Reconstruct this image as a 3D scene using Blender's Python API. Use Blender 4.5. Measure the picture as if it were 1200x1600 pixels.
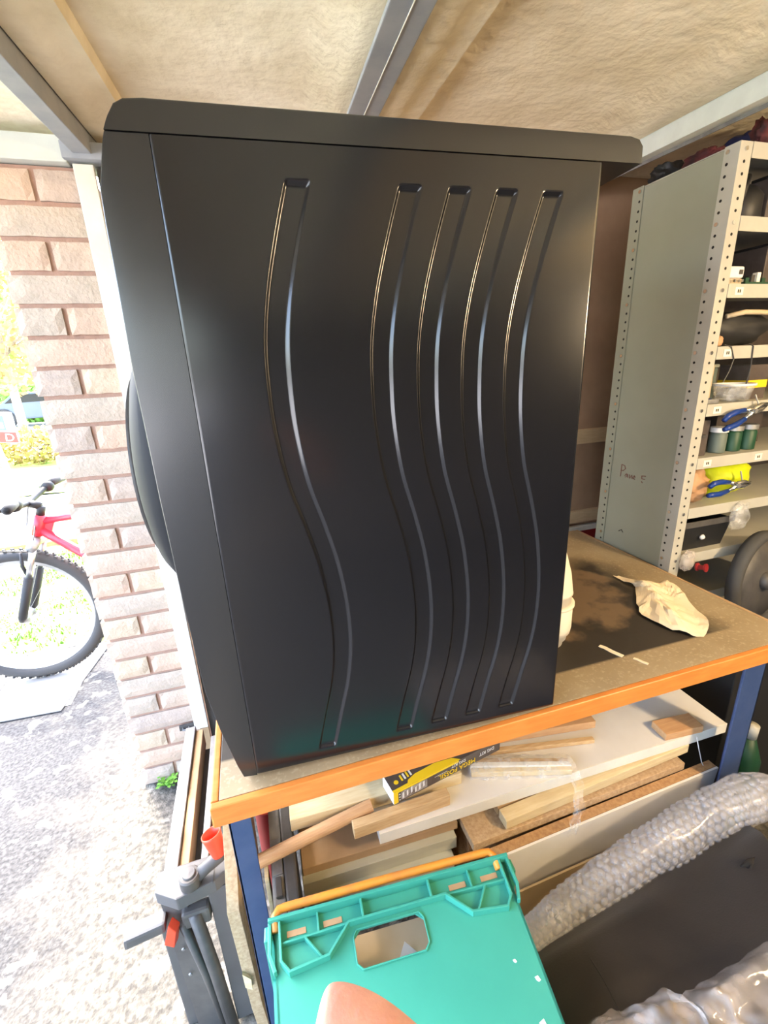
import bpy, bmesh, math, random
from mathutils import Vector, Matrix
random.seed(7)
R_ = math.radians
for o in list(bpy.data.objects): bpy.data.objects.remove(o)
sc = bpy.context.scene
COL = sc.collection

# ------------------------------------------------------------------ camera
cam_d = bpy.data.cameras.new('camera'); cam = bpy.data.objects.new('camera', cam_d); COL.objects.link(cam)
cam_d.sensor_fit = 'VERTICAL'; cam_d.sensor_height = 24.0; cam_d.lens = 10.5
cam_d.clip_start = 0.005; cam_d.clip_end = 300
pitch, roll, yaw = R_(18.07), R_(2.59), R_(16.13)
fw = Vector((math.sin(yaw)*math.cos(pitch), math.cos(yaw)*math.cos(pitch), -math.sin(pitch)))
rt = Vector((math.cos(yaw), -math.sin(yaw), 0)); dn = fw.cross(rt)
rt2 = rt*math.cos(roll) + dn*math.sin(roll); dn2 = dn*math.cos(roll) - rt*math.sin(roll)
M = Matrix((rt2, -dn2, -fw)).transposed().to_4x4(); M.translation = Vector((0, 0, 1.38))
cam.matrix_world = M
sc.camera = cam

# ------------------------------------------------------------------ light
w = bpy.data.worlds.new('world'); sc.world = w; w.use_nodes = True
nt = w.node_tree; bg = nt.nodes['Background']
sky = nt.nodes.new('ShaderNodeTexSky'); sky.sky_type = 'NISHITA'; sky.sun_disc = False
sky.sun_elevation = R_(55); sky.sun_rotation = R_(333); sky.air_density = 1.0; sky.dust_density = 3.5; sky.ozone_density = 0.6
nt.links.new(sky.outputs[0], bg.inputs[0]); bg.inputs[1].default_value = 1.5
sd = bpy.data.lights.new('sun', 'SUN'); sd.energy = 5.0; sd.angle = R_(0.8); sd.color = (1.0, 0.94, 0.84)
sun = bpy.data.objects.new('sun', sd); COL.objects.link(sun)
sun_dir = Vector((-0.26, 0.50, 0.82)).normalized()          # towards the sun
sun.rotation_euler = sun_dir.to_track_quat('Z', 'Y').to_euler(); sun.location = (-6, -5, 8)
sc.view_settings.view_transform = 'Standard'; sc.view_settings.look = 'None'
sc.view_settings.gamma = 1.0; sc.view_settings.use_curve_mapping = False
sc.view_settings.exposure = 1.0

# ------------------------------------------------------------------ materials
MATS = {}
def mat(name, c, rough=0.6, c2=None, scale=8, detail=4, metal=0.0, bump=0.0, bscale=None, lo=0.35, hi=0.65,
        spec=0.5, trans=0.0, alpha=1.0, emit=None, estr=0, coat=0.0, stretch=None, sheen=0.0, sss=0.0, bdist=0.002):
    m = bpy.data.materials.new(name); m.use_nodes = True; MATS[name] = m
    t = m.node_tree; b = t.nodes['Principled BSDF']
    b.inputs['Base Color'].default_value = (*c, 1); b.inputs['Roughness'].default_value = rough
    b.inputs['Metallic'].default_value = metal; b.inputs['Specular IOR Level'].default_value = spec
    b.inputs['Transmission Weight'].default_value = trans; b.inputs['Alpha'].default_value = alpha
    b.inputs['Coat Weight'].default_value = coat; b.inputs['Sheen Weight'].default_value = sheen
    b.inputs['Subsurface Weight'].default_value = sss
    if sss: b.inputs['Subsurface Radius'].default_value = (0.004, 0.0015, 0.0008); b.inputs['Subsurface Scale'].default_value = 1
    if emit: b.inputs['Emission Color'].default_value = (*emit, 1); b.inputs['Emission Strength'].default_value = estr
    if c2 or bump:
        tc = t.nodes.new('ShaderNodeTexCoord'); mp = t.nodes.new('ShaderNodeMapping')
        t.links.new(tc.outputs['Object'], mp.inputs[0])
        if stretch: mp.inputs['Scale'].default_value = stretch
    if c2:
        n = t.nodes.new('ShaderNodeTexNoise'); n.inputs['Scale'].default_value = scale; n.inputs['Detail'].default_value = detail
        n.inputs['Roughness'].default_value = 0.6
        r = t.nodes.new('ShaderNodeValToRGB'); r.color_ramp.elements[0].position = lo; r.color_ramp.elements[1].position = hi
        r.color_ramp.elements[0].color = (*c, 1); r.color_ramp.elements[1].color = (*c2, 1)
        t.links.new(mp.outputs[0], n.inputs['Vector']); t.links.new(n.outputs[0], r.inputs[0]); t.links.new(r.outputs[0], b.inputs['Base Color'])
    if bump:
        n2 = t.nodes.new('ShaderNodeTexNoise'); n2.inputs['Scale'].default_value = bscale or scale*3; n2.inputs['Detail'].default_value = 5
        bp = t.nodes.new('ShaderNodeBump'); bp.inputs['Strength'].default_value = bump; bp.inputs['Distance'].default_value = bdist
        t.links.new(mp.outputs[0], n2.inputs['Vector']); t.links.new(n2.outputs[0], bp.inputs['Height']); t.links.new(bp.outputs[0], b.inputs['Normal'])
    return m
def film(name, col, tfac, rough=0.12, bump=0.0, bscale=60, var=1.0):
    """clear plastic film: see-through mixed with a milky glossy skin"""
    m = bpy.data.materials.new(name); m.use_nodes = True; t = m.node_tree; b = t.nodes['Principled BSDF']
    b.inputs['Base Color'].default_value = (*col, 1); b.inputs['Roughness'].default_value = rough
    out = t.nodes['Material Output']; tr = t.nodes.new('ShaderNodeBsdfTransparent'); mx = t.nodes.new('ShaderNodeMixShader')
    lw = t.nodes.new('ShaderNodeTexNoise'); lw.inputs['Scale'].default_value = bscale
    tc = t.nodes.new('ShaderNodeTexCoord'); t.links.new(tc.outputs['Object'], lw.inputs['Vector'])
    rp = t.nodes.new('ShaderNodeMapRange'); rp.inputs['From Min'].default_value = 0.35; rp.inputs['From Max'].default_value = 0.7
    rp.inputs['To Min'].default_value = max(0, tfac-0.12*var); rp.inputs['To Max'].default_value = min(1, tfac+0.22*var)
    t.links.new(lw.outputs[0], rp.inputs['Value']); t.links.new(rp.outputs[0], mx.inputs[0])
    t.links.new(tr.outputs[0], mx.inputs[1]); t.links.new(b.outputs[0], mx.inputs[2]); t.links.new(mx.outputs[0], out.inputs[0])
    if bump:
        bp = t.nodes.new('ShaderNodeBump'); bp.inputs['Strength'].default_value = bump; bp.inputs['Distance'].default_value = 0.004
        t.links.new(lw.outputs[0], bp.inputs['Height']); t.links.new(bp.outputs[0], b.inputs['Normal'])
    return m

m_black = mat('black_enamel', (0.005, 0.0055, 0.008), 0.19, spec=0.62, bump=0.02, bscale=900, bdist=0.0003)
m_black2 = mat('black_plastic', (0.008, 0.009, 0.011), 0.26, spec=0.8)
m_blackm = mat('matt_black', (0.012, 0.012, 0.013), 0.6)
m_doorp = mat('door_plastic', (0.014, 0.015, 0.018), 0.65, spec=0.15)
m_glassd = mat('dark_glass', (0.008, 0.009, 0.011), 0.25, spec=0.4)
m_chrome = mat('chrome', (0.7, 0.71, 0.72), 0.2, metal=1.0)
m_steel = mat('dull_steel', (0.34, 0.35, 0.35), 0.5, (0.24, 0.24, 0.25), 30, metal=0.7)
m_shelfg = mat('shelf_grey_green', (0.265, 0.275, 0.215), 0.42, (0.30, 0.31, 0.245), 3, spec=0.4)
m_shelfe = mat('shelf_upright_grey', (0.45, 0.44, 0.38), 0.45, (0.40, 0.39, 0.34), 9, spec=0.4)
m_hole = mat('hole_dark', (0.012, 0.011, 0.01), 0.9)
m_orange = mat('orange_lipping', (0.62, 0.22, 0.045), 0.45, (0.52, 0.17, 0.03), 14, stretch=(1, 6, 6), bump=0.15, bscale=60)
m_blue = mat('blue_paint', (0.026, 0.052, 0.135), 0.45, (0.042, 0.068, 0.155), 25, lo=0.4, hi=0.75, bump=0.1)
m_beam = mat('galvanised_beam', (0.29, 0.315, 0.34), 0.6, (0.36, 0.375, 0.385), 14, bump=0.2)
m_beaml = mat('pale_beam', (0.62, 0.66, 0.60), 0.6, (0.55, 0.58, 0.53), 12)
m_ceil = mat('cement_sheet', (0.70, 0.60, 0.405), 0.95, (0.88, 0.79, 0.59), 5.5, bump=0.75, bscale=34, detail=6, bdist=0.006)
m_ceilr = mat('rough_cement', (0.78, 0.70, 0.54), 0.95, (0.68, 0.58, 0.42), 30, bump=0.8, bscale=60)
m_mortar = mat('mortar', (0.46, 0.29, 0.22), 0.95, (0.40, 0.25, 0.19), 40, bump=0.5, bscale=200)
m_white = mat('white_paint', (0.78, 0.75, 0.66), 0.5, (0.70, 0.67, 0.58), 12)
m_board = mat('hardboard_brown', (0.46, 0.30, 0.19), 0.7, (0.38, 0.24, 0.15), 6, bump=0.15)
m_batten = mat('pale_batten', (0.70, 0.52, 0.31), 0.7, (0.62, 0.44, 0.25), 20, stretch=(1, 8, 8))
m_pine = mat('pine', (0.62, 0.43, 0.22), 0.6, (0.50, 0.31, 0.14), 10, stretch=(2, 22, 22), bump=0.1)
m_pinel = mat('pale_pine', (0.70, 0.58, 0.35), 0.6, (0.62, 0.48, 0.26), 8, stretch=(2, 16, 16), bump=0.1)
m_greyb = mat('grey_green_board', (0.50, 0.49, 0.38), 0.6, (0.44, 0.43, 0.33), 9, stretch=(1, 5, 5))
m_mdf = mat('mdf', (0.42, 0.28, 0.16), 0.8, (0.36, 0.24, 0.13), 20)
m_chip = mat('chipboard', (0.42, 0.28, 0.15), 0.85, (0.55, 0.40, 0.24), 130, bump=0.4, bscale=300)
m_chipd = mat('chipboard_edge', (0.33, 0.18, 0.08), 0.9, (0.46, 0.28, 0.13), 110, bump=0.5, bscale=260)
m_lam = mat('white_laminate', (0.74, 0.72, 0.68), 0.35, (0.66, 0.63, 0.58), 5)
m_tan = mat('tan_hardboard', (0.56, 0.41, 0.22), 0.65, (0.51, 0.37, 0.20), 8)
m_dowel = mat('dowel_wood', (0.56, 0.33, 0.16), 0.5, (0.48, 0.26, 0.12), 9, stretch=(2, 20, 20))
m_teal = mat('teal_plastic', (0.035, 0.27, 0.205), 0.42, (0.042, 0.30, 0.225), 5, bump=0.05)
m_tealw = mat('scuff', (0.7, 0.78, 0.74), 0.6)
m_bar = mat('orange_bar', (0.66, 0.26, 0.035), 0.4, (0.40, 0.16, 0.05), 18, lo=0.5, hi=0.75, bump=0.2)
m_bubble = film('bubble_film', (0.46, 0.46, 0.49), 0.36, 0.14, 0.25, 45, 0.6)
m_bubd = film('bubble_dome', (0.60, 0.60, 0.63), 0.26, 0.10, 0.0, 25, 0.5)
m_clear = film('clear_film', (0.82, 0.82, 0.80), 0.17, 0.06, 0.5, 40)
m_poly = film('polythene', (0.66, 0.60, 0.56), 0.30, 0.12, 0.4, 24)
m_fabric = mat('black_cloth', (0.013, 0.0115, 0.011), 0.5, (0.018, 0.0155, 0.0145), 14, sheen=0.08, bump=0.15, bscale=300)
m_bag = mat('black_bag', (0.010, 0.010, 0.012), 0.22, bump=0.2, bscale=25)
m_gplast = mat('grey_plastic', (0.072, 0.071, 0.073), 0.45, (0.092, 0.091, 0.093), 10)
m_gdark = mat('dark_grey_metal', (0.055, 0.052, 0.052), 0.5, (0.085, 0.08, 0.075), 20)
m_case = mat('case_grey', (0.20, 0.19, 0.18), 0.6, (0.26, 0.25, 0.23), 30, bump=0.2)
m_red = mat('red_plastic', (0.70, 0.055, 0.02), 0.4)
m_dred = mat('dark_red', (0.26, 0.015, 0.018), 0.45)
m_rag = mat('red_rag', (0.11, 0.012, 0.014), 0.8, (0.03, 0.008, 0.01), 25)
m_yellow = mat('yellow_print', (0.80, 0.55, 0.02), 0.4)
m_boxbk = mat('box_black_print', (0.07, 0.055, 0.048), 0.4, (0.10, 0.08, 0.07), 30)
m_boxgr = mat('box_grey_print', (0.40, 0.37, 0.34), 0.45, (0.14, 0.11, 0.10), 60)
m_boxwh = mat('box_white', (0.72, 0.71, 0.70), 0.4)
m_paper = mat('paper', (0.80, 0.70, 0.52), 0.85, (0.74, 0.62, 0.44), 18)
m_tubw = mat('white_tub', (0.78, 0.72, 0.60), 0.4, sss=0.0)
m_skin = mat('skin', (0.66, 0.36, 0.29), 0.5, (0.60, 0.30, 0.235), 140, bump=0.3, bscale=700, sss=0.25, bdist=0.0006)
m_nail = mat('nail', (0.80, 0.50, 0.42), 0.25)
m_rubber = mat('tyre', (0.05, 0.05, 0.05), 0.8)
m_rim = mat('rim_alu', (0.45, 0.46, 0.47), 0.35, metal=0.8)
m_bikered = mat('bike_red', (0.75, 0.03, 0.05), 0.3)
m_cable = mat('cable', (0.04, 0.04, 0.04), 0.5)
m_leaf = mat('leaf_green', (0.10, 0.30, 0.03), 0.6, (0.20, 0.42, 0.05), 20)
m_hedge = mat('hedge_brown', (0.34, 0.22, 0.08), 0.8, (0.40, 0.34, 0.10), 3)
m_bushg = mat('bush_green', (0.16, 0.34, 0.06), 0.8, (0.26, 0.42, 0.10), 3)
m_bark = mat('bark', (0.24, 0.19, 0.13), 0.9, (0.32, 0.27, 0.2), 20)
m_kraft = mat('kraft', (0.42, 0.23, 0.11), 0.6, (0.50, 0.29, 0.15), 25, bump=0.4, bscale=40)
m_hivis = mat('hivis', (0.55, 0.62, 0.0), 0.6, (0.45, 0.52, 0.0), 20)
m_dkblue = mat('dark_blue', (0.01, 0.02, 0.10), 0.5)
m_grip = mat('blue_grip', (0.005, 0.035, 0.22), 0.35)
m_green = mat('green', (0.005, 0.05, 0.022), 0.5)
m_pcb = mat('label_white', (0.80, 0.76, 0.62), 0.6)
m_ink = mat('ink', (0.05, 0.045, 0.04), 0.7)
m_inkr = mat('ink_red', (0.20, 0.09, 0.07), 0.7)
m_binbk = mat('bin_black', (0.012, 0.0125, 0.014), 0.5)
m_carton = mat('carton_beige', (0.52, 0.42, 0.28), 0.7, (0.46, 0.36, 0.22), 10)
m_boxgg = mat('box_grey_green', (0.11, 0.14, 0.12), 0.55)
m_conc = mat('slab_concrete', (0.26, 0.255, 0.24), 0.9, (0.32, 0.315, 0.30), 6, bump=0.3, bscale=90)
m_bulb = mat('bulb_glow', (1, 0.9, 0.7), 0.4, emit=(1.0, 0.78, 0.48), estr=18)
m_wallp = mat('painted_block', (0.16, 0.14, 0.12), 0.9, (0.11, 0.10, 0.09), 5, bump=0.4, bscale=30)
m_sign_w = mat('sign_white', (0.85, 0.85, 0.85), 0.4)
m_sign_b = mat('sign_blue', (0.12, 0.25, 0.42), 0.4)
m_sign_r = mat('sign_red', (0.75, 0.05, 0.04), 0.4)
m_carp = mat('car_paint', (0.10, 0.13, 0.18), 0.3)
m_road = mat('pale_road', (0.55, 0.54, 0.52), 0.95, (0.62, 0.61, 0.58), 3, bump=0.2)
BRICKS = [mat('brick_face_%d' % i, c, 0.9, d, 34, bump=0.6, bscale=120, bdist=0.004, detail=7) for i, (c, d) in enumerate([
    ((0.60, 0.46, 0.36), (0.52, 0.40, 0.31)), ((0.57, 0.46, 0.37), (0.48, 0.40, 0.32)),
    ((0.62, 0.50, 0.37), (0.55, 0.42, 0.30)), ((0.54, 0.43, 0.35), (0.45, 0.36, 0.30)), ((0.63, 0.45, 0.34), (0.54, 0.40, 0.30))])]

# ground: tarmac drive with sun dapple painted in: paler ragged-edged concrete apron, white flecks, darker shaded tarmac
def ground_mat():
    m = bpy.data.materials.new('tarmac_drive'); m.use_nodes = True; t = m.node_tree; b = t.nodes['Principled BSDF']; b.inputs['Roughness'].default_value = 0.9
    tc = t.nodes.new('ShaderNodeTexCoord'); N = lambda s, d=5: (lambda n: (setattr(n.inputs['Scale'], 'default_value', s), setattr(n.inputs['Detail'], 'default_value', d), t.links.new(tc.outputs['Object'], n.inputs['Vector']), n)[-1])(t.nodes.new('ShaderNodeTexNoise'))
    sp = t.nodes.new('ShaderNodeSeparateXYZ'); t.links.new(tc.outputs['Object'], sp.inputs[0])
    def ramp(src, p0, c0, p1, c1):
        r = t.nodes.new('ShaderNodeValToRGB'); r.color_ramp.elements[0].position = p0; r.color_ramp.elements[1].position = p1
        r.color_ramp.elements[0].color = (*c0, 1); r.color_ramp.elements[1].color = (*c1, 1); t.links.new(src, r.inputs[0]); return r.outputs[0]
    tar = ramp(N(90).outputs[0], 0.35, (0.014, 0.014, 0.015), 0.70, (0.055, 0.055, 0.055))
    con_sunlit = ramp(N(60).outputs[0], 0.38, (0.045, 0.042, 0.036), 0.66, (0.125, 0.115, 0.097))  # concrete near the door, sunlight painted into its paler colour
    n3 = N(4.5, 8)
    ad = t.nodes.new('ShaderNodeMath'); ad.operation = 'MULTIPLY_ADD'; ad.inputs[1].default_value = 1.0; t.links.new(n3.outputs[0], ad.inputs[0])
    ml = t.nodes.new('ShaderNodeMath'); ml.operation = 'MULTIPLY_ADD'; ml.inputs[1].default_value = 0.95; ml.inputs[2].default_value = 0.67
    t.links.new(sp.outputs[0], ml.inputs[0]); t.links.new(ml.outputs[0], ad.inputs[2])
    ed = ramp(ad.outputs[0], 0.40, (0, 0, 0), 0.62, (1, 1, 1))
    mx = t.nodes.new('ShaderNodeMix'); mx.data_type = 'RGBA'; t.links.new(ed, mx.inputs[0]); t.links.new(tar, mx.inputs[6]); t.links.new(con_sunlit, mx.inputs[7])
    fl = ramp(N(17, 8).outputs[0], 0.575, (0, 0, 0), 0.65, (1, 1, 1))  # flecks are sun dapples painted as colour
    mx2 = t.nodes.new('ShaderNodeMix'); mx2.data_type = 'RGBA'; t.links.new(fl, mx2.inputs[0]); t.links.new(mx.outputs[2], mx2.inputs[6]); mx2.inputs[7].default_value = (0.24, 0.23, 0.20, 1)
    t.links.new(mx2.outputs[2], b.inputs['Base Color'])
    bp = t.nodes.new('ShaderNodeBump'); bp.inputs['Strength'].default_value = 0.7; bp.inputs['Distance'].default_value = 0.006
    t.links.new(N(120, 6).outputs[0], bp.inputs['Height']); t.links.new(bp.outputs[0], b.inputs['Normal'])
    return m
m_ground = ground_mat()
def grassland_mat():
    return mat('grass_soil', (0.20, 0.30, 0.05), 0.95, (0.44, 0.36, 0.20), 5, detail=8, lo=0.42, hi=0.58, bump=0.8, bscale=60, bdist=0.02)
m_lawn = grassland_mat()
m_lawn2 = mat('far_lawn', (0.26, 0.42, 0.06), 0.95, (0.36, 0.48, 0.10), 4, bump=0.4)

# bench surface: worn grey-brown board with an old oil stain that has a straight front edge
def bench_mat():
    m = bpy.data.materials.new('bench_board'); m.use_nodes = True; t = m.node_tree; b = t.nodes['Principled BSDF']; b.inputs['Roughness'].default_value = 0.5
    tc = t.nodes.new('ShaderNodeTexCoord'); sp = t.nodes.new('ShaderNodeSeparateXYZ'); t.links.new(tc.outputs['Object'], sp.inputs[0])
    def noise(s, d=5):
        n = t.nodes.new('ShaderNodeTexNoise'); n.inputs['Scale'].default_value = s; n.inputs['Detail'].default_value = d; t.links.new(tc.outputs['Object'], n.inputs['Vector']); return n.outputs[0]
    def mr(src, a, b_, c=0, d=1):
        n = t.nodes.new('ShaderNodeMapRange'); n.inputs[1].default_value = a; n.inputs[2].default_value = b_; n.inputs[3].default_value = c; n.inputs[4].default_value = d; t.links.new(src, n.inputs[0]); return n.outputs[0]
    def ma(op, a, b_):
        n = t.nodes.new('ShaderNodeMath'); n.operation = op
        for i, v in enumerate((a, b_)):
            if isinstance(v, (int, float)): n.inputs[i].default_value = v
            else: t.links.new(v, n.inputs[i])
        return n.outputs[0]
    def mix(f, a, b_):
        n = t.nodes.new('ShaderNodeMix'); n.data_type = 'RGBA'; t.links.new(f, n.inputs[0])
        for i, v in ((6, a), (7, b_)):
            if isinstance(v, tuple): n.inputs[i].default_value = (*v, 1)
            else: t.links.new(v, n.inputs[i])
        return n.outputs[2]
    base = mix(mr(noise(9), 0.35, 0.65), (0.27, 0.205, 0.12), (0.33, 0.26, 0.16))
    base = mix(mr(noise(160, 2), 0.55, 0.7), base, (0.38, 0.31, 0.20))
    front = mr(sp.outputs[1], 0.612, 0.618)
    wob = ma('MULTIPLY', ma('SUBTRACT', noise(9, 6), 0.5), 0.12)
    rgt = mr(ma('ADD', ma('SUBTRACT', sp.outputs[0], ma('MULTIPLY', sp.outputs[1], 0.0)), wob), 0.975, 0.90)
    back = mr(ma('ADD', sp.outputs[1], wob), 1.08, 0.98)
    reg = ma('MULTIPLY', ma('MULTIPLY', front, rgt), back)
    # inside the stain a worn, browner patch
    dx = ma('MULTIPLY', ma('SUBTRACT', sp.outputs[0], 0.70), 5.0); dy = ma('MULTIPLY', ma('SUBTRACT', sp.outputs[1], 0.90), 4.6)
    rr = ma('ADD', ma('ADD', ma('MULTIPLY', dx, dx), ma('MULTIPLY', dy, dy)), ma('MULTIPLY', ma('SUBTRACT', noise(13, 8), 0.5), 2.2))
    worn = mr(rr, 0.95, 0.6)
    inner = mix(worn, (0.030, 0.024, 0.018), (0.155, 0.105, 0.062))
    col = mix(reg, base, inner)
    t.links.new(col, b.inputs['Base Color'])
    bp = t.nodes.new('ShaderNodeBump'); bp.inputs['Strength'].default_value = 0.2; bp.inputs['Distance'].default_value = 0.001
    t.links.new(noise(140), bp.inputs['Height']); t.links.new(bp.outputs[0], b.inputs['Normal'])
    return m
m_bench = bench_mat()

# ------------------------------------------------------------------ mesh helpers
class MB:
    def __init__(s): s.v = []; s.f = []
    def add(s, v, f):
        n = len(s.v); s.v += [tuple(p) for p in v]; s.f += [tuple(i+n for i in q) for q in f]; return s
    def box(s, a, b):
        x0, y0, z0 = a; x1, y1, z1 = b
        return s.add([(x0,y0,z0),(x1,y0,z0),(x1,y1,z0),(x0,y1,z0),(x0,y0,z1),(x1,y0,z1),(x1,y1,z1),(x0,y1,z1)],
                     [(0,3,2,1),(4,5,6,7),(0,1,5,4),(1,2,6,5),(2,3,7,6),(3,0,4,7)])
    def obox(s, o, ax, ay, az):
        """box from corner o with edge vectors"""
        o, ax, ay, az = map(Vector, (o, ax, ay, az))
        v = [o, o+ax, o+ax+ay, o+ay]; v += [p+az for p in v]
        f = [(0,3,2,1),(4,5,6,7),(0,1,5,4),(1,2,6,5),(2,3,7,6),(3,0,4,7)]
        if ax.cross(ay).dot(az) < 0: f = [tuple(reversed(q)) for q in f]
        return s.add(v, f)
    def prism(s, poly, d):
        """closed planar polygon (3D points) pushed along d"""
        n = len(poly); p = [Vector(q) for q in poly]; d = Vector(d)
        nrm = Vector((0, 0, 0))
        for i in range(n): nrm += p[i].cross(p[(i+1) % n])
        v = p + [q+d for q in p]; f = [tuple(reversed(range(n))), tuple(range(n, 2*n))] + [(i, (i+1) % n, (i+1) % n+n, i+n) for i in range(n)]
        if nrm.dot(d) < 0: f = [tuple(reversed(q)) for q in f]
        return s.add(v, f)
    def tube(s, pts, r, seg=10, cap=True):
        pts = [Vector(p) for p in pts]; rs = r if isinstance(r, (list, tuple)) else [r]*len(pts)
        ref = None; rings = []
        for i, p in enumerate(pts):
            d = (pts[min(i+1, len(pts)-1)]-pts[max(i-1, 0)]).normalized()
            if ref is None: ref = d.orthogonal().normalized()
            ref = (ref-d*ref.dot(d)).normalized(); b = d.cross(ref)
            rings.append([p+(ref*math.cos(2*math.pi*k/seg)+b*math.sin(2*math.pi*k/seg))*rs[i] for k in range(seg)])
        v = [q for g in rings for q in g]; f = []
        for i in range(len(pts)-1):
            for k in range(seg): a = i*seg+k; c = i*seg+(k+1) % seg; f.append((a, c, c+seg, a+seg))
        if cap: f += [tuple(reversed(range(seg))), tuple(range(len(v)-seg, len(v)))]
        return s.add(v, f)
    def lathe(s, prof, o=(0,0,0), axis=(0,0,1), seg=32):
        """prof = [(radius, height)] about axis through o"""
        ax = Vector(axis).normalized(); o = Vector(o); e = ax.orthogonal().normalized(); b = ax.cross(e)
        v = []; f = []
        for r, h in prof:
            for k in range(seg): v.append(o+ax*h+(e*math.cos(2*math.pi*k/seg)+b*math.sin(2*math.pi*k/seg))*r)
        for i in range(len(prof)-1):
            for k in range(seg): a = i*seg+k; c = i*seg+(k+1) % seg; f.append((a, c, c+seg, a+seg))
        closed = (Vector(prof[0])-Vector(prof[-1])).length < 1e-6
        if prof[0][0] > 1e-6 and not closed: f.append(tuple(reversed(range(seg))))
        if prof[-1][0] > 1e-6 and not closed: f.append(tuple(range(len(v)-seg, len(v))))
        return s.add(v, f)
    def grid(s, fn, nu, nv):
        v = [fn(i/(nu-1), j/(nv-1)) for j in range(nv) for i in range(nu)]
        f = [(j*nu+i, j*nu+i+1, (j+1)*nu+i+1, (j+1)*nu+i) for j in range(nv-1) for i in range(nu-1)]
        return s.add(v, f)
    def mesh(s, name, bevel=0.0, segs=2, smooth=False, weld=False, bsel=None):
        me = bpy.data.meshes.new(name); me.from_pydata(s.v, [], s.f); me.update()
        bm = bmesh.new(); bm.from_mesh(me)
        if weld: bmesh.ops.remove_doubles(bm, verts=bm.verts, dist=1e-5)
        bmesh.ops.recalc_face_normals(bm, faces=bm.faces)
        if bevel:
            es = [e for e in bm.edges if len(e.link_faces) == 2 and e.calc_face_angle(0) > 0.5 and (bsel is None or all(bsel(q.co) for q in e.verts))]
            bmesh.ops.bevel(bm, geom=es, offset=bevel, segments=segs, affect='EDGES', profile=0.6, clamp_overlap=True)
        for fc in bm.faces: fc.smooth = smooth
        bm.to_mesh(me); bm.free(); return me
def link(name, me, m, parent=None):
    o = bpy.data.objects.new(name, me); COL.objects.link(o)
    if m and not me.materials: me.materials.append(m)
    if parent: put(o, parent)
    return o
def put(o, parent):
    o.parent = parent
    if parent.type == 'EMPTY': o.matrix_parent_inverse = parent.matrix_basis.inverted()
    return o
def obj(name, mb, m, parent=None, bevel=0.0, segs=2, smooth=False, weld=False, local=False, bsel=None):
    """local: mesh coordinates are already in the parent's frame"""
    o = bpy.data.objects.new(name, mb.mesh(name, bevel, segs, smooth, weld, bsel)); COL.objects.link(o); o.data.materials.append(m)
    if parent:
        o.parent = parent
        if not local and parent.type == 'EMPTY': o.matrix_parent_inverse = parent.matrix_basis.inverted()
    return o
def sharp(o, ang=35):
    """smooth shading with sharp creases"""
    me = o.data
    for p in me.polygons: p.use_smooth = True
    me.set_sharp_from_angle(angle=R_(ang)); return o
def tag(o, label, cat, group=None, kind=None):
    if label: o['label'] = label
    if cat: o['category'] = cat
    if group: o['group'] = group
    if kind: o['kind'] = kind
    return o
def thing(name, label, cat, loc=(0,0,0), rotz=0, group=None):
    o = bpy.data.objects.new(name, None); COL.objects.link(o); o.empty_display_size = 0.05
    o.location = loc; o.rotation_euler = (0, 0, rotz)
    o.matrix_basis = Matrix.Translation(Vector(loc)) @ Matrix.Rotation(rotz, 4, 'Z')
    return tag(o, label, cat, group)
def struct(o): o['kind'] = 'structure'; return o
def nz(x, y=0.0, z=0.0):
    from mathutils import noise
    return noise.noise(Vector((x, y, z)))
def text_mesh(name, s, size, m, mtx, parent=None, ext=0.0003):
    cu = bpy.data.curves.new(name, 'FONT'); cu.body = s; cu.size = size; cu.extrude = ext; cu.align_x = 'LEFT'; cu.resolution_u = 3
    t = bpy.data.objects.new(name, cu); COL.objects.link(t)
    dg = bpy.context.evaluated_depsgraph_get(); me = bpy.data.meshes.new_from_object(t.evaluated_get(dg))
    bpy.data.objects.remove(t); me.transform(mtx)
    o = bpy.data.objects.new(name, me); COL.objects.link(o); me.materials.clear(); me.materials.append(m)
    if parent: put(o, parent)
    return o
def frame(o, x, y):
    """matrix whose local x, y, z=x cross y sit at o"""
    x = Vector(x).normalized(); y = Vector(y); y = (y-x*y.dot(x)).normalized(); z = x.cross(y)
    mm = Matrix((x, y, z)).transposed().to_4x4(); mm.translation = Vector(o); return mm

# ================================================================== STRUCTURE
# roof frame: runs back and rises a little; xr is measured across, t = y
def rf(xr, y, z): return (xr+0.051*y, y, 1.38+z+0.055*y)
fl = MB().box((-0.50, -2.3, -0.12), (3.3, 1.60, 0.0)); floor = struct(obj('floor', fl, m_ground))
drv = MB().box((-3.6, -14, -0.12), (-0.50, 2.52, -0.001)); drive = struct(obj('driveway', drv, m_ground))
# walls
wb = MB().box((-0.27, 1.45, 0.0), (3.3, 1.60, 2.0)); wall_back = struct(obj('wall_back', wb, m_board))
wr = MB().box((3.2, -2.3, 0.0), (3.35, 1.60, 2.0)); struct(obj('wall_right', wr, m_wallp))
wf = MB().box((-0.55, -2.45, 0.0), (3.35, -2.3, 1.9)); struct(obj('wall_front', wf, m_wallp))
# horizontal battens and skirting fixed to the back wall board
for z0, z1, mm in ((1.06, 1.115, m_batten), (0.735, 0.785, m_batten)):
    obj('batten', MB().box((-0.2, 1.432, z0), (3.1, 1.45, z1)), mm, wall_back, bevel=0.002)
obj('skirting_rail', MB().box((-0.2, 1.425, 0.70), (3.1, 1.45, 0.72)), m_white, wall_back, bevel=0.002)
obj('lower_panel', MB().box((-0.2, 1.44, 0.02), (3.1, 1.45, 0.695)), m_dred, wall_back)

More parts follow.
